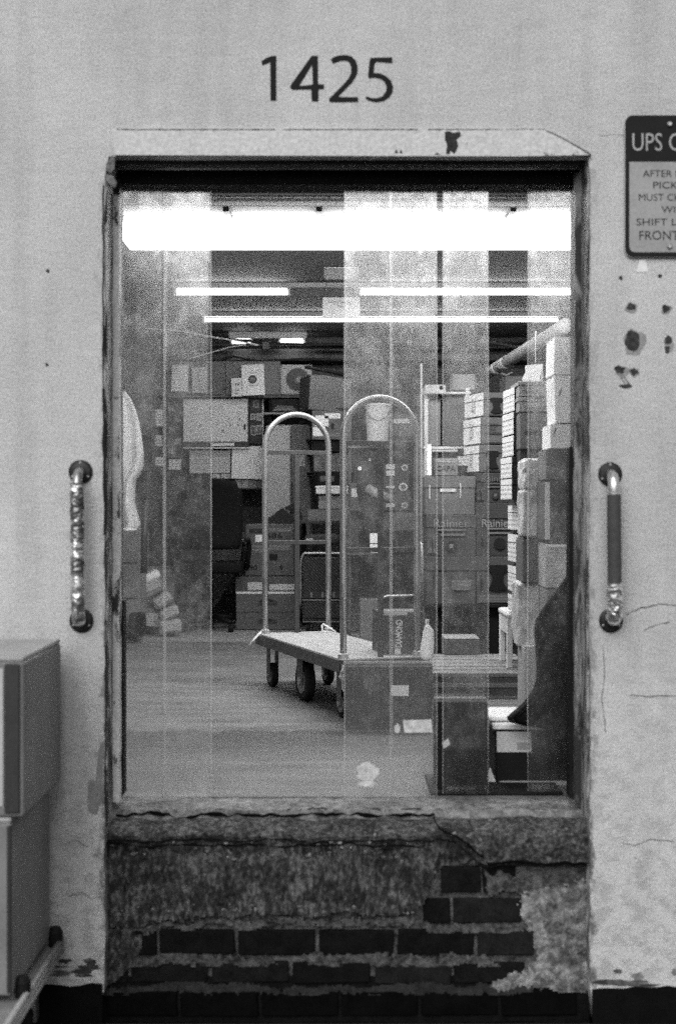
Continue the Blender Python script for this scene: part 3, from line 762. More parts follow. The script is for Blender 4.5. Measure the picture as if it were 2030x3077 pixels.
# pull handles wound with tape
def handle(label, px0, py0, px1, py1, foil):
    h = thing('pull_handle', label, 'handle', (0, 0, 0))
    a = Vector(((px0 - 784) * WM, 0, EYE + (HZ - py0) * WM)); b = Vector(((px1 - 784) * WM, 0, EYE + (HZ - py1) * WM))
    for p in (a, b):
        lathe('flange', plain(0.03, 0.45, 0.5, 0.4, 30, 0.2), h, [(0.036, -0.0002), (0.036, -0.006), (0.029, -0.011), (0.017, -0.013)], 'y', 28, p)
        for k in range(3):
            an = R(90 + 120 * k)
            lathe('screw', STEEL, h, [(0.0045, -0.0085), (0.0045, -0.0105), (0.002, -0.012)], 'y', 8, p + Vector((0.0275 * math.cos(an), 0, 0.0275 * math.sin(an))))
    off = -0.062; pts = []
    for k in range(9):
        t_ = R(90 * k / 8); pts.append(a + Vector((0, off + 0.045 * (1 - math.sin(t_)) - 0.0, 0)) + Vector((0, 0, -0.045 * (1 - math.cos(t_)))))
    pts = [a + Vector((0, -0.008, 0))] + pts
    n_ = 40
    z0_, z1_ = pts[-1].z, b.z + 0.045
    for k in range(1, n_):
        f = k / n_; pts.append(Vector((a.x + (b.x - a.x) * f, off, z0_ + (z1_ - z0_) * f)))
    for k in range(9):
        t_ = R(90 * k / 8); pts.append(b + Vector((0, off + 0.045 * (1 - math.cos(t_)), 0.045 * (1 - math.sin(t_)))))
    pts.append(b + Vector((0, -0.008, 0)))
    tube('bar', STEEL, h, pts, 0.0145, 16)
    def wrap(i0, i1, mat, r, amp, seed):
        seg = pts[i0:i1]; fine = []
        for u, v in zip(seg[:-1], seg[1:]):
            for q in range(4): fine.append(u.lerp(v, q / 4))
        def rf(i, p):
            return lambda an: r + amp * noise.noise(Vector((math.cos(an) * 1.2, math.sin(an) * 1.2, p.z * 45 + seed))) + amp * .6 * noise.noise(Vector((math.cos(an) * 3, math.sin(an) * 3, p.z * 120 + seed)))
        bm = bmesh.new(); add_tube(bm, fine, r, 20, True, rf)
        bm_obj('tape_wrap', bm, mat, h, False)
    if foil:
        wrap(8, 56, FOIL, 0.0205, 0.0028, 1.0)
    else:
        wrap(4, 12, plain(0.6, 0.3, 0.7, 0.2, 30, 0.1), 0.0165, 0.001, 2.0)
        wrap(11, 42, plain(0.075, 0.55, 0, 0.12, 20, 0.15), 0.0205, 0.0008, 3.0)
        wrap(41, 55, FOIL, 0.0225, 0.005, 5.0)
    return h
handle('pull handle wound in crumpled silver tape, beside the stacked bins', 188, 1095, 190, 1440, True)
handle('pull handle with dark grip and torn silver tape at its foot', 1414, 1100, 1416, 1440, False)

# stacked bins on a low dolly at the lower left
GREY = plain(0.22, 0.5, 0, 0.08, 6, 0.08)
LX = -0.818
dol = thing('flat_dolly', 'low flat dolly with ribbed pale metal edge under the stacked bins', 'dolly', (LX, -0.58, -0.36))
box('deck', plain(0.25, 0.6, 0, 0.2, 10, 0.1), dol, -0.62, -0.26, -0.03, -0.012, 0.52, 0.0, 0.003)
for k, (z0_, z1_) in enumerate(((-0.032, -0.014), (-0.012, 0.004), (0.006, 0.020))):
    tube('edge_rail', plain(0.34, 0.5, 0, 0.15, 30, 0.05), dol, [(0.0, -0.27, (z0_ + z1_) / 2), (0.0, 0.53, (z0_ + z1_) / 2)], 0.0085, 10)
for y_ in (0.49, 0.06):
    lathe('bumper', RUBBER, dol, [(0.020, -0.02), (0.022, 0.0), (0.022, 0.02), (0.014, 0.034)], 'z', 14, (-0.012, y_, 0.024))
for x_ in (-0.08, -0.55):
    for y_ in (-0.2, 0.45):
        c_ = lathe('caster_wheel', RUBBER, dol, [(0.02, -0.016), (0.05, -0.016), (0.055, 0), (0.05, 0.016), (0.02, 0.016)], 'x', 18, (x_, y_, -0.205))
        box('fork', STEEL, c_, x_ - 0.024, y_ - 0.022, -0.205, x_ + 0.024, y_ + 0.022, -0.031, 0.004)
def bin_(name, label, x0, y0, z0, x1, y1, z1, panel):
    b = thing(name, label, 'bin', (x1, y0, z0))
    w_, d_, h_ = x1 - x0, y1 - y0, z1 - z0
    box('body', GREY, b, -w_, 0, 0, 0, d_, h_ - 0.012, 0.010, 3)
    box('lid', plain(0.42, 0.5, 0, 0.08, 6, 0.05), b, -w_ + 0.002, 0.002, h_ - 0.0125, -0.002, d_ - 0.002, h_, 0.004, 2)
    if panel:
        box('dark_panel', plain(0.05, 0.5, 0, 0.15, 10, 0.0), b, -0.050, -0.007, 0.012, -0.010, 0.001, h_ - 0.018, 0.003)
        box('side_label', plain(0.5, 0.6, 0, 0.1, 10, 0), b, -w_ + 0.01, -0.003, 0.03, -0.054, 0.001, h_ - 0.03)
    else:
        box('corner_post', plain(0.04, 0.5, 0, 0.15, 10, 0.0), b, -0.012, -0.004, 0.01, -0.001, 0.006, h_ - 0.02, 0.002)
bin_('storage_bin', 'tall grey storage bin with dark front panel, on top of the dolly stack', -1.40, -0.575, 0.127, -0.814, -0.085, 0.545, True)
bin_('storage_bin', 'grey storage bin at the bottom of the dolly stack', -1.40, -0.575, -0.338, -0.846, -0.085, 0.126, False)
# ================================================================ THE ROOM BEHIND THE DOORWAY
RX0, RX1, YB, CZ = -1.47, 2.05, 7.62, 2.335
fl = structure(box('floor', FLOOR, None, RX0 - 0.1, 0.295, -0.12, RX1 + 0.1, 5.33, 0.0))
structure(box('back_floor', plain(0.27, 0.5, 0, 0.12, 3, 0.1), None, RX0 - 0.1, 5.331, -0.12, RX1 + 0.1, YB + 0.1, 0.012))
structure(box('wall_back', plain(0.07, 0.7, 0, 0.12, 2, 0.1), None, RX0 - 0.1, YB, 0.012, RX1 + 0.1, YB + 0.12, CZ))
structure(box('wall_left', plain(0.15, 0.6, 0, 0.08, 2, 0.08), None, RX0 - 0.12, 0.30, -0.12, RX0, YB, CZ))
structure(box('wall_right', plain(0.07, 0.7, 0, 0.1, 2, 0.1), None, RX1, 0.30, -0.12, RX1 + 0.12, YB, CZ))
structure(box('ceiling', plain(0.17, 0.8, 0, 0.06, 2, 0.1), None, RX0 - 0.12, 0.30, CZ, RX1 + 0.12, YB + 0.12, CZ + 0.1))
# upright that splits the left part of the back wall
o = box('wall_pier', plain(0.15, 0.6, 0, 0.06, 3, 0.05), None, RX0 + 0.001, YB - 0.16, 0.013, P(388, 0, 11.69).x, YB - 0.001, CZ - 0.001, 0.01)
structure(o)

# --- ceiling lights
def troffer():
    t = thing('ceiling_light', 'wide glowing wraparound ceiling light nearest the doorway', 'ceiling light', (0, 0, 0))
    x0, x1 = -1.045, 1.72; y0, y1 = 6.78 - D, 7.18 - D
    box('housing', plain(0.7, 0.5, 0, 0.05, 5, 0), t, x0, y0 + 0.03, CZ - 0.03, x1, y1 - 0.03, CZ - 0.001)
    bm = bmesh.new(); n = 10; rings = []
    for x in (x0, x1):
        ring = []
        for k in range(n + 1):
            a = math.pi * k / n
            ring.append(bm.verts.new((x, (y0 + y1) / 2 - (y1 - y0) / 2 * math.copysign(abs(math.cos(a)) ** .45, math.cos(a)), CZ - 0.031 - 0.085 * abs(math.sin(a)) ** .45)))
        rings.append(ring)
    for k in range(n): bm.faces.new((rings[0][k], rings[0][k + 1], rings[1][k + 1], rings[1][k]))
    bm.faces.new(rings[0]); bm.faces.new(rings[1]); bm.faces.new((rings[0][0], rings[1][0], rings[1][n], rings[0][n]))
    bm_obj('diffuser', bm, emit(18.0), t)
    for px in (531, 741, 1180):
        x = (px - 784) * 6.78 / F
        box('bracket', plain(0.05, 0.6, 0, 0.1, 10, 0), t, x - 0.014, 6.6 - D, CZ - 0.024, x + 0.014, y0 + 0.028, CZ - 0.001, 0.002)
troffer()
def batten(label, segs, Z, zb_, strength, gap=None, r=.015):
    t = thing('fluorescent_batten', label, 'ceiling light', (0, 0, 0))
    X0 = (segs[0][0] - 784) * Z / F; X1 = (segs[-1][1] - 784) * Z / F
    box('housing', plain(0.35, 0.5, 0, 0.06, 6, 0), t, X0, Z - D - 0.03, zb_ + 0.043, X1, Z - D + 0.03, CZ - 0.001, 0.003)
    for (a, b) in segs:
        xa, xb = (a - 784) * Z / F, (b - 784) * Z / F
        tb = tube('lamp_tube', emit(strength), t, [(xa + 0.03, Z - D, zb_ + 0.019), (xb - 0.03, Z - D, zb_ + 0.019)], r, 12)
        for xx in (xa + 0.012, xb - 0.030):
            box('lamp_holder', plain(0.6, 0.5, 0, 0.05, 6, 0), tb, xx, Z - D - 0.02, zb_ - 0.002, xx + 0.018, Z - D + 0.02, zb_ + 0.0425, 0.002)
    if gap:
        xa, xb = (gap[0] - 784) * Z / F, (gap[1] - 784) * Z / F
        box('cover_plate', plain(0.10, 0.6, 0, 0.1, 6, 0), t, xa, Z - D - 0.036, zb_ - 0.012, xb, Z - D - 0.0305, zb_ + 0.046)
batten('two-part fluorescent batten with a dark cover plate in its middle', [(400, 678), (826, 1345)], 8.9, 2.255, 30, (679, 825))
batten('long thin fluorescent batten hung behind the pallet storage sign', [(466, 1302)], 10.25, 2.255, 40, r=.011)
batten('farthest fluorescent batten, glimpsed between the cables at the back', [(531, 590), (643, 712)], 11.45, 2.235, 10)
batten('fluorescent batten right behind the door header, only its lower rim in view', [(332, 1390)], 5.78, 2.228, 30, r=.019)
out_ = box('steel_channel', plain(.01, .6, 0, .2, 9, 0), None, -1.4, 6.02 - D, EYE + (HZ - 452) * 6.02 / F, 2.0, 6.06 - D, EYE + (HZ - 442.5) * 6.02 / F); tag(out_, 'black steel channel under the ceiling behind the header', 'channel')
# --- header pipes just inside
o = tube('painted_pipe', plain(0.5, 0.5, 0, 0.08, 10, 0.05), None, [(-1.4, 6.25 - D, 2.29), (2.0, 6.25 - D, 2.275)], 0.024, 12)
tag(o, 'pale painted pipe under the ceiling in front of the glowing light', 'pipe')
# pale sheet put in as the sign's reflection on the ceiling, and the pallet sign
o = box('sign_reflection', paper(0.8), None, P(752, 0, 8.4).x, 8.3 - D, CZ - 0.006, P(832, 0, 8.4).x, 8.72 - D, CZ - 0.002)
tag(o, 'pale sheet standing in for the pallet sign reflection on the ceiling', 'notice')
ps = thing('hanging_sign', 'white pallet storage sign hanging from the ceiling', 'sign', P(749, 738, 8.82))
k_ = 8.82 / F
box('board', paper(0.85), ps, 0, 0, 0, 86 * k_, 0.004, 48 * k_, 0.001)
text(ps, 'Pallet Storage', ink(0.25), 42 * k_, -0.001, 37 * k_, 58 * k_, 7.5 * k_); text(ps, 'Area', ink(0.25), 42 * k_, -0.001, 28 * k_, 18 * k_, 6.5 * k_)
for x_ in (8, 78): tube('wire', STEEL, ps, [(x_ * k_, 0.002, 48 * k_), (x_ * k_, 0.002, CZ - P(749, 738, 8.82).z)], 0.0012, 6)

# --- pipe run at the right, hanging card
pr = thing('insulated_pipe', 'fat insulated pipe running back under the ceiling above the cartons', 'pipe', (0, 0, 0))
pa, pb = P(1122, 872, 10.9), P(1312, 755, 8.0)
tube('pipe', plain(0.35, 0.6, 0, 0.2, 8, 0.1), pr, [pa, pa.lerp(pb, .5), pb], 0.043, 16)
for f_ in (0.18, 0.30): 
    q = pa.lerp(pb, f_); tube('collar', paper(0.75), pr, [q, q + (pb - pa) * 0.05], 0.0445, 16)
q = pa.lerp(pb, .34)
tube('hanger_hook', plain(0.4, 0.4, .6, .1, 20, 0), pr, [q + Vector((.05, 0, -.03)), q + Vector((.04, 0, -.075)), q + Vector((.0, 0, -.095)), q + Vector((-.035, 0, -.08))], 0.008, 8)
hc = thing('hanging_card', 'folded white paper card dangling on a string', 'card', P(1240, 892, 7.0))
ZC = 7.0 / F
tube('string', paper(0.8), hc, [(3 * ZC, 0.02, 44 * ZC), (3 * ZC, 0.02, 110 * ZC), (4 * ZC, 0.02, 125 * ZC)], 0.0022, 6)
plate('card_face', paper(0.85), hc, [[(a * ZC, b * ZC) for a, b in ((-23, 40), (-22, 44), (16, 48), (20, 46), (11, 12), (16, 6), (15, 2), (6, 0), (2, 4), (-6, 6), (-12, 10), (-18, 4), (-27, 6), (-30, 12), (-21, 30))]], 0.0, 0.002)
bm = bmesh.new()
vs_ = [bm.verts.new(p) for p in ((16 * ZC, 0.0, 46 * ZC), (24 * ZC, 0.06, 22 * ZC), (20 * ZC, 0.06, 4 * ZC), (12 * ZC, 0.0, 3 * ZC), (17 * ZC, 0.002, 46 * ZC), (25 * ZC, 0.062, 22 * ZC), (21 * ZC, 0.062, 4 * ZC), (13 * ZC, 0.002, 3 * ZC))]
for q in ((0, 1, 2, 3), (7, 6, 5, 4), (0, 4, 5, 1), (1, 5, 6, 2), (2, 6, 7, 3), (3, 7, 4, 0)): bm.faces.new([vs_[i] for i in q])
bm_obj('card_back', bm, paper(0.55), hc)

# --- cables and bulkhead at the back
def cable(name, label, pts, r, v, group=None, cat='cable'):
    out = []
    for a, b in zip(pts[:-1], pts[1:]):
        for q in range(5): out.append(Vector(a).lerp(Vector(b), q / 5))
    out.append(Vector(pts[-1]))
    o = tube(name, plain(v, 0.5, 0, 0.1, 10, 0), None, out, r, 8)
    return tag(o, label, cat, group)
GC = 'cables strung along the back ceiling'
cable('electric_cable', 'black cable sagging along the ceiling at the back', [P(280, 765, 11.2), P(400, 772, 11.2), P(520, 786, 11.2), P(640, 797, 11.2), P(800, 800, 11.2), P(1240, 800, 11.2)], 0.010, 0.012)
cable('electric_cable', 'pale cable drooping across the upper left of the back ceiling', [P(300, 758, 10.9), P(420, 768, 10.9), P(500, 783, 10.9), P(545, 790, 10.9), P(600, 801, 10.9)], 0.006, 0.5)
cable('electric_cable', 'white wire looping down beside the left strips', [P(440, 832, 11.0), P(490, 818, 11.0), P(530, 806, 11.0), P(570, 800, 11.0)], 0.004, 0.5)
cable('black_conduit', 'black conduit straight across the back under the ceiling', [P(300, 806, 11.3), P(800, 806, 11.3), P(1260, 797, 11.3)], 0.012, 0.012, None, 'pipe')
cable('electric_cable', 'dark cable in a low arch above the back shelf notices', [P(480, 846, 11.3), P(540, 826, 11.3), P(600, 838, 11.3), P(700, 832, 11.3), P(800, 836, 11.3)], 0.010, 0.015)
cable('electric_cable', 'thick dark cable bent over the cartons at the back right', [P(1120, 792, 9.6), P(1170, 800, 9.6), P(1195, 806, 9.6), P(1235, 801, 9.6)], 0.012, 0.02)
bk = thing('duct', 'dark boxed duct across the top of the back wall', 'duct', P(300, 836, 11.55))
box('duct_body', plain(0.06, 0.7, 0, 0.3, 3, 0.1), bk, 0, 0, 0, 3.3, 0.25, 0.10, 0.004)
for x_ in (0.8, 1.6, 2.4): box('duct_collar', plain(0.04, 0.6, 0, 0.2, 6, 0), bk, x_, -0.008, -0.006, x_ + 0.05, 0.2, 0.106)
for px in (560, 592, 660, 725, 775):
    pass
jb = thing('junction_box', 'small dark junction box clipped to the back cables', 'junction box', P(608, 812, 11.1))
box('case', BLACK, jb, 0, 0, 0, 0.06, 0.05, 0.07, 0.004); box('cover', plain(0.05, .5, 0, .1, 9, 0), jb, 0.005, -0.004, 0.006, 0.055, 0.001, 0.064)

# --- back wall: notices, board, photos
def sheet(label, x0, y0, x1, y1, Z, mat, roll=0, cat='notice', name='paper_notice', extra=None, group=None):
    o = thing(name, label, cat, P(x0, y1, Z), (0, R(roll), 0), group); k = Z / F
    box('sheet', mat, o, 0, 0, 0, (x1 - x0) * k, 0.003, (y1 - y0) * k)
    if extra: extra(o, (x1 - x0) * k, (y1 - y0) * k)
    return o
cab = thing('wall_cabinet', 'dull grey cabinet high on the back wall with faint lettering', 'cabinet', P(388, 922, 11.25))
box('carcass', plain(0.11, 0.6, 0, 0.1, 4, 0.05), cab, 0, 0, 0, 262 * 11.25 / F, 0.36, 84 * 11.25 / F, 0.004)
for i in range(2): box('door', plain(0.11, 0.6, 0, 0.1, 4, 0.05), cab, (6 + 130 * i) * 11.25 / F, -0.016, 0.02, (128 + 130 * i) * 11.25 / F, 0.0, 82 * 11.25 / F, 0.004)
text(cab, 'NON-FOOD', ink(0.03), 148 * 11.25 / F, -0.018, 40 * 11.25 / F, 34 * 11.25 / F, 5 * 11.25 / F); text(cab, 'SHOP', ink(0.03), 154 * 11.25 / F, -0.018, 33 * 11.25 / F, 18 * 11.25 / F, 5 * 11.25 / F)
text(cab, 'KEEP CLEAR', ink(0.06), 140 * 11.25 / F, -0.018, 21 * 11.25 / F, 30 * 11.25 / F, 3 * 11.25 / F)
def disc_extra(o, w_, h_):
    lathe('seal', ink(0.03), o, [(0.034, -0.0003), (0.034, -0.0012)], 'y', 24, (w_ * .48, 0, h_ * .52))
    lathe('seal_centre', ink(0.12), o, [(0.022, -0.0013), (0.022, -0.0018)], 'y', 20, (w_ * .48, 0, h_ * .52))
    box('text_line', ink(0.2), o, w_ * .25, -0.0012, h_ * .73, w_ * .72, -0.0002, h_ * .75); box('text_line', ink(0.2), o, w_ * .28, -0.0012, h_ * .30, w_ * .72, -0.0002, h_ * .33)
sheet('white poster with a round dark seal on the back cabinet', 563, 847, 615, 918, 11.2, paper(0.6), -2.5, extra=disc_extra)
def face_extra(o, w_, h_):
    for fx in (.42, .68): box('eye_mark', ink(0.05), o, w_ * fx - .006, -0.0012, h_ * .60, w_ * fx + .006, -0.0002, h_ * .74)
    plate('smile_mark', ink(0.05), o, [[(w_ * a, h_ * b) for a, b in ((.35, .42), (.45, .32), (.6, .29), (.75, .33), (.85, .44), (.78, .38), (.6, .34), (.45, .37))]], -0.0002, 0.001)
    box('text_line', ink(0.15), o, w_ * .3, -0.0012, h_ * .12, w_ * .6, -0.0002, h_ * .2)
sheet('small white card with a drawn smiling face', 538, 878, 562, 920, 11.19, paper(0.55), -2, extra=face_extra)
sheet('small dark framed picture beside the round fan', 627, 886, 646, 917, 11.3, plain(0.02, .5, 0, .1, 9, 0), 0, 'picture', 'framed_picture',
      lambda o, w_, h_: box('picture_print', print_mat(0.35, 0.05, 60, 60), o, w_ * .2, -0.003, h_ * .15, w_ * .8, -0.0002, h_ * .85))
fan = thing('box_fan', 'square pale fan with a dark round grille on the back shelf', 'fan', P(648, 916, 11.35)); kf = 11.35 / F
box('case', plain(0.3, .6, 0, .1, 6, 0), fan, 0, 0, 0, 76 * kf, 0.14, 70 * kf, 0.012, 2)
lathe('grille', plain(0.06, .5, 0, .2, 40, .2), fan, [(26 * kf, -0.004), (26 * kf, -0.012), (10 * kf, -0.016)], 'y', 32, (42 * kf, 0, 36 * kf))
lathe('hub', plain(0.2, .5, 0, .1, 9, 0), fan, [(8 * kf, -0.0165), (6 * kf, -0.022)], 'y', 20, (46 * kf, 0, 34 * kf))
shelf = thing('back_shelf', 'long dark shelf on the back wall carrying the fan', 'shelf', P(610, 923, 11.2)); ks = 11.2 / F
box('board', plain(0.06, .6, 0, .2, 6, 0), shelf, 0, 0, 0, 1.0, 0.35, 0.02, 0.002)
for x_ in (0.05, 0.9): box('bracket', BLACK, shelf, x_, 0.06, -0.16, x_ + 0.02, 0.35, -0.001)
mon = thing('printer', 'black office printer under the back shelf', 'printer', P(628, 956, 11.15)); km = 11.15 / F
box('body', BLACK, mon, 0, 0, 0, 76 * km, 0.3, 30 * km, 0.01, 2)
plate('cover', plain(0.10, .5, 0, .1, 8, 0), mon, [[(a * km, b * km) for a, b in ((4, 2), (62, 2), (52, 14), (14, 15))]], -0.001, 0.004)
box('paper_slot', plain(0.14, .5, 0, .1, 8, 0), mon, 16 * km, -0.006, 4 * km, 48 * km, -0.0052, 7 * km)
tray = thing('printer_shelf', 'narrow shelf holding the black printer', 'shelf', P(612, 961, 11.1)); box('board', plain(0.2, .6, 0, .1, 6, 0), tray, 0, 0, 0, 110 * km, 0.4, 0.014)
for x_ in (0.04, 0.32): box('bracket', BLACK, tray, x_, 0.1, -0.12, x_ + 0.02, 0.45, -0.001)

wb = thing('wall_planner', 'large white wall planner with a dark pen tray', 'planner', P(426, 1042, 11.3)); kw = 11.3 / F
box('board', print_mat(0.50, 0.05, 26, 22, 0.40), wb, 0, 0, 0.03, 150 * kw, 0.015, 118 * kw)
for q in ((0, 116.5, 150, 118.5), (149, 6, 153, 118.5), (-1.5, 6, 0, 118.5)): box('frame', plain(0.03, .5, 0, .1, 9, 0), wb, q[0] * kw, -0.006, q[1] * kw, q[2] * kw, 0.018, q[3] * kw)
box('pen_tray', plain(0.05, .5, 0, .1, 9, 0), wb, 0, -0.03, 0.012, 152 * kw, 0.018, 17 * kw, 0.002)
box('tray_label', paper(0.6), wb, 66 * kw, -0.032, 7 * kw, 118 * kw, -0.0305, 14 * kw)
box('tray_rim', plain(0.6, .4, .3, .05, 9, 0), wb, 0, -0.04, 0.004, 152 * kw, 0.012, 0.0115)
box('marker', BLACK, wb, 140 * kw, -0.012, 46 * kw, 144 * kw, -0.002, 58 * kw)
cbd = thing('photo_board', 'dark pin board with snapshots in a pale frame', 'pin board', P(580, 1030, 11.32))
box('backing', plain(0.045, .8, 0, .2, 20, .1), cbd, 0, 0, 0, 30 * kw, 0.012, 108 * kw)
for q in ((0, 106, 31, 109), (29, 0, 31.5, 106)): box('frame', plain(0.5, .5, 0, .1, 9, 0), cbd, q[0] * kw, -0.006, q[1] * kw, q[2] * kw, 0.011, q[3] * kw)
for i, (a, b, c, d) in enumerate(((8, 84, 20, 101), (1, 56, 13, 70), (15, 54, 28, 71), (2, 20, 13, 42), (15, 22, 27, 44))):
    ph = box('photo', paper(0.35 if i else 0.25), cbd, a * kw, -0.003, b * kw, c * kw, -0.0005, d * kw)
    box('photo_print', plain(0.08 + 0.05 * (i % 3), .5, 0, .7, 60, 0), ph, (a + 1.5) * kw, -0.0042, (b + 2) * kw, (c - 1.5) * kw, -0.0032, (d - 2) * kw)
def strip_photos(label, x0, y0, x1, y1, n, vertical):
    o = thing('photo_strip', label, 'photos', P(x0, y1, 11.34)); w_, h_ = (x1 - x0) * kw, (y1 - y0) * kw
    box('backing', plain(0.05, .7, 0, .2, 20, 0), o, 0, 0, 0, w_, 0.004, h_)
    for i in range(n):
        a, b = i / n, (i + 1) / n
        q = (w_ * .15, h_ * (a + .06 / n), w_ * .85, h_ * (b - .06 / n)) if vertical else (w_ * (a + .05 / n), h_ * .12, w_ * (b - .05 / n), h_ * .9)
        box('photo', plain(random.uniform(.08, .4), .5, 0, .75, 70, 0), o, q[0], -0.0025, q[1], q[2], -0.0005, q[3])
strip_photos('upright strip of snapshots hanging under the pin board', 594, 1032, 612, 1108, 4, True)
strip_photos('row of snapshots under the two white wall sheets', 545, 1110, 612, 1135, 4, False)
strip_photos('short pair of snapshots above the office chair', 488, 1098, 536, 1112, 2, False)
sheet('white typed sheet pinned below the pen tray', 440, 1044, 535, 1098, 11.33, print_mat(0.45, 0.12, 70, 55, 0.5))
sheet('larger white form tilted below the photo board', 537, 1034, 608, 1110, 11.3, print_mat(0.62, 0.3, 50, 22, 0.35), 1.5)
sheet('dark notice board column left of the white planner', 387, 928, 426, 1062, 11.4, plain(0.09, .8, 0, .6, 30, .1), 0, 'notice board', 'notice_column',
      lambda o, w_, h_: [box('pinned_note', plain(random.uniform(.15, .35), .7, 0, .3, 30, 0), o, w_ * a, -0.003, h_ * b, w_ * (a + .35), -0.0005, h_ * (b + .11)) for a, b in ((.1, .8), (.5, .62), (.15, .42), (.5, .22), (.12, .06))])
for i, (x0, x1, la) in enumerate(((282, 333, 'dim picture frame high on the left wall nearest the door jamb'), (338, 380, 'narrow dim frame beside the left wall corner'))):
    pass
def frame_pic(label, x0, y0, x1, y1, Z):
    o = thing('picture_frame', label, 'picture', P(x0, y1, Z)); k = Z / F; w_, h_ = (x1 - x0) * k, (y1 - y0) * k
    box('picture_print', plain(0.14, .5, 0, .4, 8, 0), o, 0.01, 0.004, 0.01, w_ - .01, 0.012, h_ - .01)
    for q in ((0, 0, w_, .012), (0, h_ - .012, w_, h_), (0, .012, .012, h_ - .012), (w_ - .012, .012, w_, h_ - .012)):
        box('frame', plain(0.04, .5, 0, .1, 9, 0), o, q[0], 0, q[1], q[2], 0.014, q[3])
frame_pic('dark framed panel above the hanging white coat', 284, 836, 336, 920, 11.1)
frame_pic('narrow dark framed panel in the back left corner', 343, 836, 384, 920, 11.4)
for la, x0, y0, x1, y1, v in (('white memo taped to the pier above the wall pockets', 352, 950, 378, 990, .6), ('pale receipt taped low on the pier', 354, 1010, 376, 1036, .5), ('small white card taped beside the notice column', 358, 1060, 380, 1082, .6),
                              ('white roster sheet on the cabinet door behind the strip', 398, 846, 436, 908, .6), ('grey flyer beside the roster sheet', 446, 852, 482, 912, .35), ('white slip taped under the notice column', 392, 1066, 420, 1090, .6)):
    sheet(la, x0, y0, x1, y1, 11.2 if y0 < 900 else 11.35, print_mat(v, .12, 60, 45, .5), rr_.uniform(-2, 2))
# wall pockets and holder on the left
def pocket(label, x0, y0, x1, y1, Z, v, slant):
    o = thing('wall_pocket', label, 'wall pocket', P(x0, y1, Z)); k = Z / F; w_, h_ = (x1 - x0) * k, (y1 - y0) * k
    plate('front', plain(v, .5, 0, .2, 9, 0), o, [[(0, 0), (w_ * .8, 0), (w_ * .95, h_ * .3), (w_, h_), (w_ * .9, h_ * .9), (-w_ * .1, h_ * (.9 - slant))]], 0.0, 0.004)
    box('back', plain(v * .7, .5, 0, .2, 9, 0), o, 0, 0.05, 0, w_ * .93, 0.056, h_ * 1.08)
    box('gusset', plain(v * .8, .5, 0, .2, 9, 0), o, w_ * .86, 0.001, h_ * .1, w_ * .9, 0.05, h_ * .88)
pocket('grey wall pocket on the left wall, upper of three', 308, 915, 351, 986, 9.9, 0.12, .2)
pocket('narrow dark wall pocket on the left wall, middle of three', 318, 1015, 352, 1072, 9.8, 0.05, 0)
pocket('black spiky tool holder on the left wall below the pockets', 300, 1096, 342, 1160, 9.3, 0.02, .05)
# white coat hanging from a hook
coat = thing('white_coat', 'white coat hanging at the left edge of the doorway', 'coat', P(262, 1230, 8.9))
edge = [(905, 288), (925, 302), (950, 313), (980, 321), (1010, 326), (1050, 330), (1080, 329), (1100, 321), (1112, 311), (1140, 308), (1165, 307), (1190, 313), (1215, 320), (1226, 317), (1230, 315)]
bm = bmesh.new(); rings = []; nu = 22; kc = 8.9 / F
for (py, xr) in edge:
    ring = []
    for k in range(nu + 1):
        f = k / nu; px = 205 + (xr - 205) * f
        dy = 0.055 * math.sin(f * 21 + py * .010) * (0.3 + (py - 905) / 330) + 0.10 * (2 * f - 1) ** 2 * 0.8
        ring.append(bm.verts.new(((px - 262) * kc, dy, (1230 - py) * kc)))
    rings.append(ring)
for i in range(len(rings) - 1):
    for k in range(nu): bm.faces.new((rings[i][k], rings[i][k + 1], rings[i + 1][k + 1], rings[i + 1][k]))
o = bm_obj('cloth', bm, plain(0.62, .8, 0, .06, 12, .1), coat, True); md = o.modifiers.new('thickness', 'SOLIDIFY'); md.thickness = 0.006
tube('hem', plain(0.7, .8, 0, .05, 12, .1), coat, [((x - 262) * kc, 0.035 * math.sin((x - 205) / 110 * 17 + 9.8), 1.0 * kc) for x in range(210, 318, 8)], 0.008, 8)
box('hook', STEEL, coat, -0.03, 0.1, 330 * kc, -0.015, 0.14, 345 * kc)
# filing cabinet and pole on the left
fc = thing('filing_cabinet', 'tall grey filing cabinet below the white coat', 'cabinet', P(225, 1474, 9.6)); kq = 9.6 / F
hh_ = 248 * kq
box('carcass', plain(0.20, .5, 0, .08, 5, 0), fc, 0, 0, 0, 100 * kq, 0.45, hh_, 0.004)
for i in range(3):
    dr = box('drawer', plain(0.21, .5, 0, .08, 5, 0), fc, 0.012, -0.014, hh_ * (i / 3) + .01, 100 * kq - .012, -0.001, hh_ * ((i + 1) / 3) - .008, 0.003)
    box('drawer_pull', STEEL, dr, 35 * kq, -0.03, hh_ * (i / 3) + .16, 65 * kq, -0.0145, hh_ * (i / 3) + .175, 0.002)
o = tube('steel_pole', plain(0.05, .5, .3, .1, 20, 0), None, [P(334, 1330, 9.35), P(337, 1160, 9.35)], 0.022, 12); tag(o, 'dark pole standing beside the grey filing cabinet', 'pole')
o['label'] = 'dark post between the filing cabinet and the pier'
bmx = bmesh.new(); add_box(bmx, -0.1, -0.1, 0, 0.1, 0.1, 0.02, 0.004)
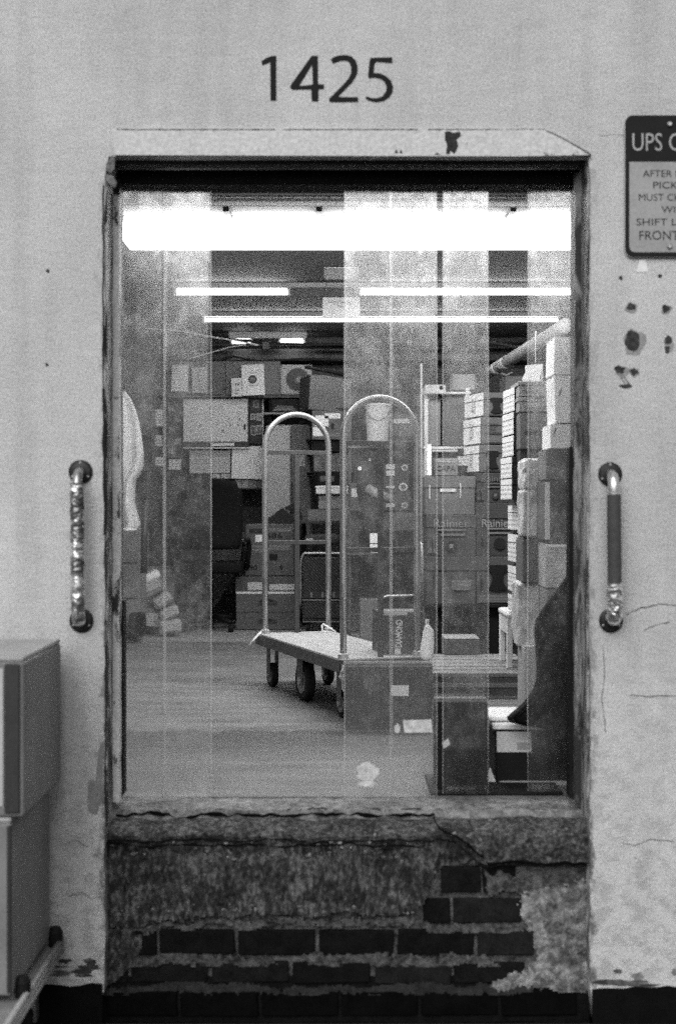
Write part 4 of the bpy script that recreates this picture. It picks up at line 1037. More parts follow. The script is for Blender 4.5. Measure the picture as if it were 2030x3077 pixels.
# parcels on the floor at the left
bx = Carton('cardboard_box', 'pale box behind the slumped wrapped parcels', 328, 1318, 404, 1470, 10.3, 0.35, 0.30)
def parcel(label, cx, cy, w_, h_, Z, ro, v, white=False):  # soft wrapped bundle
    o = thing('wrapped_parcel', label, 'parcel', P(cx, cy, Z), (0, R(ro), R(10)), 'slumped wrapped parcels'); k = Z / F
    a, b = w_ * k / 2, h_ * k / 2
    bm = bmesh.new(); add_box(bm, -a, 0, -b, a, .24, b, .022, 3)
    bmesh.ops.subdivide_edges(bm, edges=bm.edges[:], cuts=1, use_grid_fill=True)
    for q in bm.verts: q.co += Vector((noise.noise(q.co * 18 + Vector((cx, 0, 0))), noise.noise(q.co * 18 + Vector((0, cy, 0))), noise.noise(q.co * 18 + Vector((0, 0, cx))))) * .010
    bm_obj('parcel_body', bm, plain(v, .4, 0, .3, 14, .3), o, True)
    box('parcel_label', print_mat(0.4, 0.08, 60, 60, .5), o, -a * .7, -.012, -b * .5, a * .7, -.006, b * .5)
    if white:
        bm = bmesh.new(); add_box(bm, -a * 1.08, -.012, b * .35, a * 1.08, .22, b * 1.25, .022, 3); bm_obj('white_wrap', bm, paper(.8), o, True)
parcel('wrapped parcel with a white top, highest of the slumped pile', 353, 1358, 52, 46, 9.95, -24, .2, True)
parcel('wrapped parcel second from the top of the slumped pile', 378, 1394, 46, 27, 9.85, -32, .34)
parcel('wrapped parcel third down in the slumped pile', 394, 1424, 46, 27, 9.8, -24, .32)
parcel('wrapped parcel lying flat at the foot of the slumped pile', 396, 1456, 54, 30, 9.75, -6, .32)
parcel('dark wrapped parcel buried low in the slumped pile', 352, 1438, 52, 60, 9.9, 4, .05)
# lower items behind parcels
c = Carton('black_crate', 'low black crate on the floor by the filing cabinet', 300, 1425, 330, 1478, 9.4, .2, 0.03, mat=BLACK, tape=False)

# --- office chair
ch = thing('office_chair', 'black high-backed office chair at the back left', 'chair', P(478, 1462, 10.1) * 1.0)
ch.location.z = 0.012; kh = 10.1 / F
bm = bmesh.new(); nu, nv = 14, 14; rings = []
zt_, zb_ = EYE + (HZ - 1108) * kh - .012, EYE + (HZ - 1275) * kh - .012
for j in range(nv + 1):
    v = j / nv; ring = []
    for i in range(nu + 1):
        u = i / nu * 2 - 1
        hw = 77 * kh * (1 - .22 * max(0, (v - .75) / .25) ** 2 - .10 * max(0, (.2 - v) / .2) ** 2)
        ring.append(bm.verts.new((u * hw, -.06 * (1 - u * u) + .05 * math.sin(v * 3), zb_ + (zt_ - zb_) * v - .03 * u * u * (v > .9))))
    rings.append(ring)
for j in range(nv):
    for i in range(nu): bm.faces.new((rings[j][i], rings[j][i + 1], rings[j + 1][i + 1], rings[j + 1][i]))
o = bm_obj('backrest', bm, plain(0.008, .8, 0, .2, 30, .2), ch, True); md = o.modifiers.new('pad', 'SOLIDIFY'); md.thickness = 0.06
o = box('seat', plain(0.012, .8, 0, .2, 30, .2), ch, -.25, .05, .42, .25, .52, .50, .03, 3)
for s in (-1, 1):
    tube('armrest', plain(0.02, .5, 0, .1, 20, 0), ch, [(s * .27, .35, .44), (s * .29, .30, .58), (s * .29, .28, .66), (s * .29, .0, .67)], .018, 8)
tube('stem', BLACK, ch, [(0, .25, .10), (0, .25, .43)], .03, 12)
for k in range(5):
    a = R(72 * k + 20); e = Vector((.29 * math.cos(a), .25 + .29 * math.sin(a), .07))
    lg = tube('base_leg', BLACK, ch, [(0, .25, .11), e], .018, 8)
    lathe('caster', RUBBER, lg, [(.012, -.02), (.028, -.016), (.03, 0), (.028, .016), (.012, .02)], 'x', 12, e + Vector((0, 0, -.038)))
# grey desk return at the chair
dk = thing('desk', 'grey desk end half hidden behind the office chair', 'desk', P(492, 1455, 10.75)); kd = 10.75 / F; dk.location.z = .012
plate('side_panel', plain(0.12, .6, 0, .1, 5, 0), dk, [[(0, .12), (0, .62), (70 * kd, .62), (66 * kd, .50), (20 * kd, .2)]], 0, .02)
box('desktop', plain(0.35, .5, 0, .08, 5, 0), dk, -.35, -.05, .62, 68 * kd, .45, .645, .003)
for x_ in (-.32, .04): box('leg', plain(0.05, .5, 0, .1, 5, 0), dk, x_, .38, 0, x_ + .03, .41, .62)
c = Carton('dark_cabinet', 'dark grey cabinet below the row of snapshots', 545, 1136, 616, 1340, 11.2, .3, 0.045, mat=plain(0.055, .6, 0, .1, 5, 0), tape=False, cat='cabinet')
c.root.location.z = .012
# --- pale refrigerator behind the cart
fr = thing('refrigerator', 'tall pale refrigerator behind the cart handle', 'refrigerator', P(616, 1300, 11.05)); fr.location.z = .012; kr = 11.05 / F
fh = EYE + (HZ - 985) * kr - .012
bm = bmesh.new(); add_box(bm, 0, 0, .04, 106 * kr, .36, fh, .03, 4); bm_obj('body', bm, plain(0.30, .4, 0, .05, 4, 0), fr)
box('door', plain(0.31, .4, 0, .05, 4, 0), fr, .004, -.03, .06, 58 * kr, -.001, fh - .01, .010, 2); box('door', plain(0.11, .5, 0, .06, 4, 0), fr, 59.5 * kr, -.03, .06, 105 * kr, -.001, fh - .01, .010, 2)  # right door darker: the shading of the fridge put into its colour
box('door_handle', plain(.06, .4, .3, .1, 9, 0), fr, 61 * kr, -.06, .8, 63 * kr, -.031, 1.1, .003)
for x_ in (.04, .3): lathe('foot', BLACK, fr, [(.02, 0), (.02, .045)], 'z', 12, (x_, .05, 0))
box('magnet_note', plain(.3, .7, 0, .5, 40, 0), fr, 72 * kr, -.033, fh - .33, 92 * kr, -.031, fh - .2)
# --- numbered carton and the stack under it
LW = print_mat(0.62, 0.12, 80, 70, .5)
c = Carton('cardboard_box', 'carton printed 686 with a small white ticket, topmost of its stack', 570, 1217, 682, 1336, 10.45, .33, 0.17)
c.txt('686', .59, .78, .34, .10, ink(.02), bold=.01); c.txt('90', .16, .16, .16, .10, ink(.015), bold=.015); c.txt('6', .74, .17, .07, .10, ink(.015), bold=.015)
c.dec(.20, .66, .37, .80, paper(.75)); c.dec(.08, .83, .36, .92, ink(.04), 'print_block'); c.dec(.49, .30, .66, .43, ink(.02), 'print_block')
c.dec(.08, .45, .38, .62, print_mat(0.17, 0.06, 60, 40, .55), 'fine_print'); c.dec(.48, .50, .92, .62, print_mat(0.17, 0.07, 60, 40, .5), 'fine_print'); c.dec(.48, .86, .94, .93, print_mat(.17, .06, 60, 50, .5), 'fine_print')
c = Carton('cardboard_box', 'wide carton with two white shipping labels under the carton printed 686', 546, 1338, 690, 1373, 10.4, .36, 0.17)
c.dec(.20, .1, .46, .62, LW); c.dec(.55, .1, .99, .5, LW)
for la, y0, y1 in (('carton with a mountain emblem and a white lid edge', 1373, 1421), ('bottom carton with a mountain emblem, on the back floor', 1421, 1461)):
    c = Carton('cardboard_box', la, 548, y0, 688, y1, 10.3, .36, 0.18, kind='flap')
    for lp in (((.36, .52), (.44, .64), (.47, .70), (.50, .58), (.50, .52)), ((.52, .52), (.52, .70), (.58, .62), (.68, .52))): c.poly(lp, ink(.03), 'emblem')
    for zz in (.46, .41, .36): c.dec(.36, zz - .012, .68, zz + .012, ink(.05), 'emblem_bar')
    if y0 == 1373: c.dec(.0, .90, 1.0, 1.0, paper(.7), 'lid_edge')
# open dark carton flaps behind
of = Carton('open_carton', 'dark carton with raised flaps behind the carton printed 686', 622, 1200, 700, 1300, 10.9, .3, 0.06, kind='tray')
for s in (0, 1): plate('flap', card(.06), of.root, [[(of.w * a, of.h * b) for a, b in (((.05, 1.0), (.42, 1.22), (.8, 1.0)) if s == 0 else ((.45, 1.22), (.9, 1.38), (1.0, 1.0)))]], .01 + .1 * s, .005)
# --- leaning carton with black strap at the back
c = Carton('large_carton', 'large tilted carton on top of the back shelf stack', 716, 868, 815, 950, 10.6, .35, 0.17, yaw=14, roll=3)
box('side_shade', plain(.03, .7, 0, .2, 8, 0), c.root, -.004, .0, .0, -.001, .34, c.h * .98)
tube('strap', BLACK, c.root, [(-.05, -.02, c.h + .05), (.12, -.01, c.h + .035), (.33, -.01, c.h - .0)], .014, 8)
c = Carton('cardboard_box', 'carton with torn white labels under the large tilted carton', 724, 952, 815, 1020, 10.55, .35, 0.17)
c.dec(.08, .45, .42, .82, paper(.7)); c.dec(.32, .72, .72, .90, paper(.65)); c.dec(.02, .12, .30, .42, paper(.65)); c.dec(.48, .35, .56, .55, ink(.03), 'print_block'); c.dec(.4, .1, .75, .2, print_mat(.17, .05, 60, 60, .5), 'fine_print')
c = Carton('black_block', 'black block filling the dark gap below the carton with torn labels', 726, 1021, 815, 1048, 10.6, .35, 0.012, mat=BLACK, tape=False, cat='case')  # solid black block put in for the unlit gap between boxes
c = Carton('cardboard_box', 'mottled box between the black filler block and the black drive tower', 728, 1049, 815, 1094, 10.65, .3, 0.14, mat=plain(.14, .7, 0, .6, 18, 0))
c = Carton('black_block', 'black drive tower above the bright white tub', 735, 1095, 815, 1126, 10.65, .3, 0.012, mat=BLACK, tape=False, cat='case')
c.dec(.1, .3, .5, .7, plain(.1, .5, 0, .3, 20, 0), 'drive_bay')
wt = Carton('white_tub', 'bright white tub lid right behind the far cart handle', 733, 1127, 815, 1146, 10.2, .3, 0.8, mat=plain(.85, .4, 0, .03, 9, 0), kind='lid', cat='tub')
c = Carton('cardboard_box', 'light carton under the bright white tub', 739, 1147, 815, 1181, 10.25, .3, 0.40)
c = Carton('tray_box', 'shallow open carton tray under the light carton', 714, 1182, 815, 1208, 10.2, .34, 0.24, kind='tray', cat='tray')
bench = thing('work_bench', 'dark bench top carrying the cartons right of the refrigerator', 'bench', P(690, 1215, 10.15)); kb = 10.15 / F
box('bench_top', plain(.05, .6, 0, .2, 6, 0), bench, 0, 0, 0, .95, .6, .02, .002)
for x_ in (.02, .9): box('leg', BLACK, bench, x_, .55, -(P(690, 1215, 10.15).z - .012), x_ + .03, .58, -.001)
rk = thing('back_rack', 'dark shelving frame holding the tilted carton at the back', 'shelf', P(716, 951, 10.9))
for x_ in (-.02, .32): box('post', BLACK, rk, x_, .3, -(P(716, 951, 10.9).z - .012), x_ + .02, .32, .3)
for z_ in (-.006, -.24, -.34, -.49): box('shelf_board', plain(.03, .6, 0, .2, 6, 0), rk, -.02, -.25, z_, .36, .299, z_ + .005)
# --- black grille cart with bright tube handle
gt = thing('tool_cabinet', 'black ribbed cabinet on wheels with a bright tube handle', 'cabinet', P(698, 1446, 9.9)); kg = 9.9 / F; gt.location.z = 0.012
m_hatch, t_, b_ = new_mat('ribbed_black')
wv = t_.nodes.new('ShaderNodeTexWave'); wv.inputs['Scale'].default_value = 28; wv.bands_direction = 'DIAGONAL'
t_.links.new(coords(t_), wv.inputs[0]); t_.links.new(ramp(t_, wv.outputs[1], [(.3, .006), (.8, .05)]), b_.inputs['Base Color']); b_.inputs['Roughness'].default_value = .45
bump(t_, b_, wv.outputs[1], .5, .01)
GH = (1446 - 1265) * kg
box('body', m_hatch, gt, .012, 0, .10, 118 * kg, .35, GH, .006, 2)
box('lower_drawer', m_hatch, gt, .02, -.012, .12, 116 * kg, -.001, .24, .004); box('middle_band', plain(.03, .4, 0, .2, 12, 0), gt, .02, -.014, .26, 116 * kg, -.001, .31, .003)
for i in range(4): box('latch', plain(.2, .4, .4, .3, 20, 0), gt, (22 + 26 * i) * kg, -.02, .265, (27 + 26 * i) * kg, -.0145, .305, .002)
box('shelf_edge', plain(.45, .3, .7, .1, 20, 0), gt, .015, -.016, .247, 117 * kg, -.0005, .252); box('shelf_edge', plain(.45, .3, .7, .1, 20, 0), gt, .015, -.016, .095, 117 * kg, -.0005, .099)
for x_ in (.05, .32): lathe('caster', RUBBER, gt, [(.02, -.015), (.04, -.012), (.04, .012), (.02, .015)], 'x', 14, (x_, .04, .052))
hp = [(0, -.02, GH * .4)] + [(0, -.02, GH * .9)] + [((10 - 10 * math.cos(R(a))) * kg + 0, -.02, GH * .9 + 28 * kg * math.sin(R(a))) for a in range(10, 100, 10)] + [(50 * kg, -.02, GH * .9 + 28.5 * kg)] + [((88 + 10 * math.sin(R(a))) * kg, -.02, GH * .9 + 28 * kg * math.cos(R(a))) for a in range(0, 100, 10)] + [(98 * kg, -.02, GH * .5)]
tube('tube_handle', plain(.6, .25, .9, .1, 20, 0), gt, hp, .008, 10)
tl_ = thing('tool_bag', 'dark bag of tools on the ribbed cabinet', 'bag', P(706, 1266, 9.95)); 
bm = bmesh.new(); add_box(bm, 0, .05, 0, 84 * kg, .28, 26 * kg, .03, 3)
for v in bm.verts: v.co += Vector((0, 0, .02 * noise.noise(v.co * 12)))
bm_obj('bag_body', bm, plain(.05, .7, 0, .5, 40, .3), tl_, True); box('bag_tag', paper(.4), tl_, .01, .03, .02, .06, .048, .05, .004); tube('bag_strap', RUBBER, tl_, [(.05, .16, 24 * kg), (.1, .16, 34 * kg), (.17, .16, 24 * kg)], .006, 8)
# ================================================================ U-BOAT CART
e1 = Vector((0.3285, -0.9445, 0)); e2 = Vector((0.9445, 0.3285, 0))
cart = thing('platform_cart', 'long narrow stock cart with a tall tube hoop at each end', 'cart', (-0.377 + 0.1635, 7.28 - D + 0.057, 0), (0, 0, math.atan2(0.3285, 0.9445)))
# local axes: x across (e2), y backwards (-e1); near end at y = -1.218
TUBE = plain(0.42, 0.34, 0.85, 0.12, 20, 0.03)
HWD, LEN, DZ = 0.173, 1.218, 0.256
bm = bmesh.new(); add_box(bm, -0.205, -LEN - 0.05, DZ - 0.022, 0.205, 0.05, DZ, 0.004, 1)
bm_obj('deck_frame', bm, plain(0.12, .5, .3, .15, 20, .05), cart)
for i in range(4):
    x0 = -0.199 + i * 0.0997
    box('deck_plank', plain(0.27, .6, 0, .25, 16, .15), cart, x0, -LEN - 0.044, DZ + 0.0005, x0 + 0.0985, 0.044, DZ + 0.012, 0.002)
for s in (-1, 1): box('side_rail', plain(0.10, .5, .3, .2, 20, .05), cart, s * .2055 - (.006 if s < 0 else 0), -LEN - .05, DZ - .045, s * .2055 + (.006 if s > 0 else 0), .05, DZ + .010, .002)
for y_ in (0.051, -LEN - 0.051): box('end_rail', plain(0.10, .5, .3, .2, 20, .05), cart, -.205, min(y_, y_ * 1.004) - .003, DZ - .045, .205, y_ + .003, DZ + .010, .002)
for j, y_ in enumerate((0.0, -LEN)):
    HT = 1.41; r0 = HWD; pts = [(-HWD, y_, DZ + .012), (-HWD, y_, .6), (-HWD, y_, .9)]
    zc = HT - r0 - .005
    pts += [(-r0 * math.cos(R(a)), y_, zc + r0 * math.sin(R(a)) * 1.0) for a in range(0, 181, 9)]
    pts += [(HWD, y_, .9), (HWD, y_, .6), (HWD, y_, DZ + .012)]
    hoop = tube('hoop', TUBE, cart, pts, .0150, 14)
    for z_ in (1.195, .727): box('crossbar', plain(.06, .5, .3, .15, 20, .03), hoop, -HWD + .012, y_ - .006, z_, HWD - .012, y_ + .006, z_ + .022, .0015)
    box('centre_bar', plain(.06, .5, .3, .15, 20, .03), hoop, -.013, y_ - .0055, DZ + .012, .013, y_ + .0055, 1.194, .0015)
    for s in (-1, 1):
        lathe('socket', plain(.45, .4, .6, .2, 20, 0), hoop, [(.024, DZ + .0115), (.024, DZ + .03), (.017, DZ + .034)], 'z', 14, (s * HWD, y_, 0))
def wheel(x, y, r, wdt, fork):
    w_ = thing_part = lathe('wheel', RUBBER, cart, [(r * .3, -wdt), (r * .93, -wdt), (r, -wdt * .6), (r, wdt * .6), (r * .93, wdt), (r * .3, wdt)], 'x', 28, (x, y, r))
    lathe('rim', plain(.22, .5, .4, .2, 20, .05), w_, [(r * .62, -wdt - .002), (r * .62, wdt + .002)], 'x', 24, (x, y, r))
    lathe('hub', STEEL, w_, [(r * .2, -wdt - .012), (r * .2, wdt + .012)], 'x', 14, (x, y, r))
    for s in (-1, 1): box('fork', plain(.10, .5, .4, .2, 20, .05), w_, x + s * (wdt + .006) - .002, y - r * .45, r * .8, x + s * (wdt + .006) + .002, y + r * .45, DZ - .04, .001)
    box('caster_plate', plain(.10, .5, .4, .2, 20, .05), w_, x - wdt - .02, y - .05, DZ - .045, x + wdt + .02, y + .05, DZ - .024, .002)
for x_ in (-.15, .15):
    wheel(x_, -.06, .062, .016, True); wheel(x_, -LEN + .06, .062, .016, True)
    wheel(x_, -LEN / 2, .098, .022, False)
# ties and wrap remnants
tube('knotted_tie', paper(.75), cart, [(-HWD - .01, .0, DZ + .03), (-HWD - .05, -.02, DZ + .0), (-HWD - .09, -.02, DZ - .045)], .007, 8)
tube('knotted_tie', paper(.75), cart, [(HWD - .04, -.02, DZ + .05), (HWD - .045, -.03, DZ + .016), (HWD + .03, -.03, DZ + .014), (HWD - .04, -.03, DZ + .055)], .006, 8)
bm = bmesh.new()
for k in range(10):
    a = Vector((-HWD - .03 + .02 * random.random(), -LEN - .06, DZ + .0 - .012 * k))
    add_tube(bm, [a, a + Vector((random.uniform(-.02, .03), -.012, -.012)), a + Vector((random.uniform(-.02, .05), -.015, -.03))], .006 + .004 * random.random(), 6)
o = bm_obj('wrap_remnant', bm, plain(.4, .5, 0, .6, 60, .3), cart); o['kind'] = 'stuff'
# boxes on and before the cart
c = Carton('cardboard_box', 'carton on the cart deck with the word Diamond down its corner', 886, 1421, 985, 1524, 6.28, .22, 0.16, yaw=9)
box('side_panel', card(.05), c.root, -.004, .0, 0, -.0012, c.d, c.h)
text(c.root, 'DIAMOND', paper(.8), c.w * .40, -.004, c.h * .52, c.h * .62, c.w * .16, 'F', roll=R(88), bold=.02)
c.dec(.30, -.12, .44, .18, paper(.8), 'ticket', off=-.003); c.dec(.0, .93, .6, 1.0, paper(.55), 'bright_edge')
c = Carton('cardboard_box', 'dark carton on the floor against the near end of the cart', 798, 1541, 1003, 1695, 5.86, .16, 0.085, mat=card(.085))
c.dec(.53, .52, .73, .68, paper(.7)); c.dec(.02, .955, 1.0, .985, card(.3), 'edge_band')
bd = thing('plastic_bag', 'bright white plastic bag hung on the near cart post', 'bag', P(975, 1530, 6.05)); k6 = 6.05 / F
bm = bmesh.new(); rings = []
for (z_, a, b) in ((0, 2, 26), (6, -2, 30), (30, 0, 32), (50, 4, 32), (66, 6, 31), (76, 10, 24), (80, 13, 19)):
    rings.append([bm.verts.new((((a + b) / 2 + (b - a) / 2 * math.cos(R(t))) * k6, .02 * math.sin(R(t)) * (1 + .2 * math.cos(R(3 * t + z_ * 5))), z_ * k6)) for t in range(0, 360, 20)])
for i in range(len(rings) - 1):
    n = len(rings[i])
    for k in range(n): bm.faces.new((rings[i][k], rings[i][(k + 1) % n], rings[i + 1][(k + 1) % n], rings[i + 1][k]))
bm.faces.new(rings[0]); bm.faces.new(rings[-1]); bm_obj('bag_body', bm, paper(.85), bd, True)
tube('bag_handle', paper(.8), bd, [(13 * k6, 0, 79 * k6), (14 * k6, 0, 92 * k6), (18 * k6, 0, 92 * k6), (18 * k6, 0, 79 * k6)], .004, 6)

# ================================================================ BEHIND THE MIDDLE STRIPS
kz = 9.0 / F
lan = thing('white_bucket', 'tall pale bucket high behind the near cart hoop', 'bucket', P(876, 1035, 9.2)); k9 = 9.2 / F
lathe('pail', plain(.5, .5, 0, .06, 8, 0), lan, [(24 * k9, 0), (28 * k9, 92 * k9), (30 * k9, 92 * k9), (30 * k9, 98 * k9), (26 * k9, 98 * k9)], 'z', 28)
tube('pail_handle', STEEL, lan, [(-29 * k9, 0, 88 * k9), (-20 * k9, -.08, 66 * k9), (0, -.09, 58 * k9), (20 * k9, -.08, 66 * k9), (29 * k9, 0, 88 * k9)], .003, 6)
rack = thing('wire_rack', 'dark shelving unit behind the near cart hoop', 'shelf', P(806, 1460, 9.35)); rack.location.z = .012; kr9 = 9.35 / F
zz = lambda py: EYE + (HZ - py) * kr9 - .012
for x_ in (2, 168): 
    for y_ in (.01, .38): box('post', plain(.06, .5, .3, .1, 9, 0), rack, x_ * kr9, y_, 0, x_ * kr9 + .02, y_ + .02, zz(905))
for py in (1034, 1188, 1282): box('shelf_board', plain(.16, .6, 0, .15, 9, 0), rack, 0, -.005, zz(py) - .018, 178 * kr9, .40, zz(py), .002)
ft = thing('steel_locker', 'dark locker covered in round and square stickers', 'locker', P(886, 1187, 9.3)); kl = 9.3 / F
box('body', plain(.06, .45, 0, .12, 6, 0), ft, 0, 0, 0, 66 * kl, .3, 112 * kl, .004)
box('door', plain(.065, .45, 0, .12, 6, 0), ft, .006, -.014, .008, 64 * kl, -.001, 110 * kl, .003)
for (px, py, w_, h_) in ((905, 1083, 20, 11), (905, 1098, 20, 11), (905, 1130, 20, 5), (905, 1172, 20, 8)):
    box('sticker', paper(.6), ft, (px - 886 - w_ / 2) * kl, -.0165, (1187 - py - h_ / 2) * kl, (px - 886 + w_ / 2) * kl, -.0145, (1187 - py + h_ / 2) * kl)
for (px, py, r_) in ((938, 1085, 7.5), (935, 1130, 10), (938, 1172, 7.5)):
    lathe('round_sticker', paper(.6), ft, [(r_ * kl, -.0145), (r_ * kl, -.016)], 'y', 20, ((px - 886) * kl, 0, (1187 - py) * kl))
    lathe('round_sticker_print', plain(.15, .6, 0, .5, 60, 0), ft, [(r_ * .6 * kl, -.0162), (r_ * .6 * kl, -.0168)], 'y', 16, ((px - 886) * kl, 0, (1187 - py) * kl))
c = Carton('cardboard_box', 'plain mid-grey carton under the stickered locker', 868, 1189, 985, 1232, 9.25, .3, .24)
c = Carton('cardboard_box', 'dark carton between the plain carton and the rack shelf', 868, 1232, 985, 1280, 9.25, .3, .10)
c = Carton('cardboard_box', 'dusty carton on the rack beside the pale bucket', 905, 958, 978, 1012, 9.3, .25, .16); c.dec(.1, .55, .6, .75, paper(.4))
c = Carton('cardboard_box', 'squat dark carton on the rack under the dusty carton', 905, 1012, 978, 1034, 9.3, .25, .08)
c = Carton('cardboard_box', 'carton with a torn corner left of the stickered locker', 812, 1120, 880, 1186, 9.3, .25, .22); c.dec(.05, .5, .3, .8, paper(.7)); c.dec(.5, .55, .8, .9, paper(.6))
jk = thing('hung_jacket', 'crumpled dark jacket hung behind the near cart hoop', 'jacket', P(858, 1260, 8.9)); k8 = 8.9 / F
bm = bmesh.new(); rings = []
for (py, a, b) in ((1070, 838, 858), (1085, 832, 866), (1110, 826, 872), (1140, 830, 880), (1170, 838, 884), (1200, 842, 880), (1230, 846, 876), (1258, 848, 872)):
    rings.append([bm.verts.new((((a + b) / 2 - 858 + (b - a) / 2 * math.cos(R(t)) * (1 + .18 * math.sin(R(4 * t) + py))) * k8, .06 * math.sin(R(t)) * (1 + .35 * math.sin(R(5 * t) + py * .3)), (1260 - py) * k8)) for t in range(0, 360, 12)])
for i in range(len(rings) - 1):
    n = len(rings[i])
    for k in range(n): bm.faces.new((rings[i][k], rings[i][(k + 1) % n], rings[i + 1][(k + 1) % n], rings[i + 1][k]))
bm.faces.new(rings[0]); bm.faces.new(rings[-1]); bm_obj('jacket_body', bm, plain(.05, .6, 0, .7, 16, .4), jk, True)
tube('sleeve', plain(.22, .5, 0, .4, 16, .3), jk, [(-.02, -.07, 128 * k8), (.05, -.09, 112 * k8), (.14, -.09, 100 * k8)], .03, 10); lathe('badge', paper(.8), jk, [(.014, -.075), (.012, -.082)], 'y', 14, (-24 * k8, 0, 172 * k8))
box('hook', STEEL, jk, -.005, .0, 188 * k8, .005, .05, 196 * k8)
c = Carton('white_box', 'small bright white box hanging label forward behind the hoop', 858, 1238, 878, 1284, 8.6, .1, .8, mat=paper(.8), tape=False)
c.dec(.0, .48, 1.0, .52, ink(.03), 'print_block')
ht = thing('folding_trolley', 'dark folding hand truck with a rounded bright frame', 'trolley', P(884, 1412, 8.2)); k82 = 8.2 / F
box('panel', plain(.035, .6, 0, .3, 10, .1), ht, 0, .012, 0, 98 * k82, .03, 132 * k82, .01, 2)
tube('frame_tube', plain(.5, .35, .7, .2, 20, 0), ht, [(0, 0, 0), (0, 0, 120 * k82), (4 * k82, 0, 132 * k82), (14 * k82, 0, 136 * k82), (84 * k82, 0, 138 * k82), (94 * k82, 0, 134 * k82), (99 * k82, 0, 122 * k82), (100 * k82, 0, 0)], .008, 8)
box('toe_plate', plain(.2, .5, .5, .2, 20, 0), ht, -.01, -.12, -.012, 103 * k82, .03, -.001)
for x_ in (-.012, 101 * k82): lathe('wheel', RUBBER, ht, [(.02, -.012), (.06, -.012), (.06, .012), (.02, .012)], 'x', 18, (x_, .07, .03))
ht.location.z = .06
c = Carton('cardboard_box', 'mid-grey carton standing on the floor behind the folding trolley', 836, 1330, 984, 1455, 8.75, .3, .22); c.root.location.z = .0
hook = thing('hook_pole', 'pale upright pole with a bent top beside the near cart hoop', 'pole', P(977, 1420, 7.7)); k77 = 7.7 / F; hook.location.z = .0
hz_ = EYE + (HZ - 843) * k77
tube('pole', plain(.13, .5, 0, .2, 20, 0), hook, [(0, 0, .03), (0, 0, hz_)], .006, 10); lathe('pole_base', RUBBER, hook, [(.11, 0), (.11, .02), (.03, .035)], 'z', 24)
tube('side_hook', plain(.7, .3, .4, .2, 20, 0), hook, [(-.03, -.01, EYE + (HZ - 1310) * k77), (-.03, -.01, EYE + (HZ - 1262) * k77), (-.015, -.01, EYE + (HZ - 1256) * k77), (.0, -.01, EYE + (HZ - 1262) * k77), (.005, -.01, EYE + (HZ - 1330) * k77)], .008, 8)

# ================================================================ PRODUCE STACKS AT THE RIGHT
lt = thing('low_table', 'low black table under the fruit cartons, dark sheet added for shade beneath', 'table', P(984, 1402, 7.85)); k78 = 7.85 / F; hT = P(984, 1402, 7.85).z
box('table_top', BLACK, lt, 0, 0, -.02, 222 * k78, .62, -.0005, .002)
box('void_shade', plain(.006, .8, 0, .2, 9, 0), lt, .01, .03, -hT + .002, 220 * k78, .04, -.021)  # black sheet added for the unlit void under the table
for x_ in (.015, 214 * k78): box('leg', BLACK, lt, x_, .56, -hT + .001, x_ + .03, .59, -.021)
def rain(label, x0, y0, x1, y1, v=.085, Z=7.86, name='fruit_carton', yaw=0):
    c = Carton(name, label, x0, y0, x1, y1, Z, .38, v, yaw, 'lid', 'carton', 'fruit cartons on the low table')
    return c
c = rain('fruit carton with slots and a light handle strip, top of the inner column', 986, 1105, 1101, 1195, .13)
c.dec(.30, .60, .62, .68, paper(.45), 'handle_strip'); c.dec(.08, .42, .10, .78, paper(.4), 'slot_edge'); c.dec(.70, .45, .72, .82, paper(.4), 'slot_edge')
def rainier(c, bright):
    c.txt('Rainier', .50, .80, .72, .20, card(bright)); c.dec(.22, .62, .8, .66, card(bright * .8), 'print_bar'); c.dec(.28, .50, .78, .55, card(bright * .8), 'print_bar')
    o = lathe('round_emblem', ink(.02), c.root, [(c.h * .13, -.008), (c.h * .13, -.0068)], 'y', 20, (c.w * .5, 0, c.h * .24)); c.dec(.46, .2, .54, .3, card(bright), 'print_block', off=-.0085)
    c.poly(((.02, .08), (.02, .16), (.1, .24), (.13, .5), (.15, .5), (.15, .2), (.22, .08)), card(bright * .7), 'corner_print'); c.dec(.10, .1, .13, .42, ink(.008), 'hand_slot', off=-.008)
rainier(rain('dark fruit carton lettered Rainier, middle of the inner column', 990, 1195, 1103, 1291, .07), .22)
c = rain('plain dark fruit carton at the bottom of the inner column', 990, 1291, 1103, 1402, .075); c.dec(.12, .35, .16, .65, ink(.008), 'hand_slot'); c.dec(.5, .3, .9, .5, print_mat(.075, .16, 40, 40, .5), 'print')
c = rain('dark fruit carton with faint lettering, under the bell cartons', 1105, 1097, 1192, 1166, .05); rainier(c, .13)
c = rain('dark fruit carton lettered Rainier beside the white-edged column', 1105, 1166, 1192, 1291, .055); 
c.txt('Rainier', .55, .62, .82, .15, card(.26)); c.dec(.3, .50, .9, .53, card(.18), 'print_bar'); c.dec(.32, .42, .9, .45, card(.18), 'print_bar')
lathe('round_emblem', ink(.012), c.root, [(c.h * .11, -.008), (c.h * .11, -.0068)], 'y', 20, (c.w * .62, 0, c.h * .24)); c.dec(.12, .14, .16, .36, ink(.008), 'hand_slot')
BELL = [(.0, .92), (.12, 1.0), (.88, 1.0), (1.0, .92), (.98, .74), (.80, .70), (.76, .40), (.84, .18), (1.0, .04), (.9, .0), (.55, -.03), (.5, -.06), (.45, -.03), (.1, .0), (.0, .04), (.16, .18), (.24, .40), (.20, .70), (.02, .74)]
c = rain('dark fruit carton with a large bell emblem at the table edge', 1105, 1291, 1192, 1402, .085)
c.poly([(.28 + .56 * a, .30 + .52 * b) for a, b in BELL], ink(.008), 'bell_emblem'); c.dec(.10, .32, .15, .62, ink(.008), 'hand_slot'); c.dec(.05, .04, .95, .2, print_mat(.085, .05, 10, 60, .8), 'print')
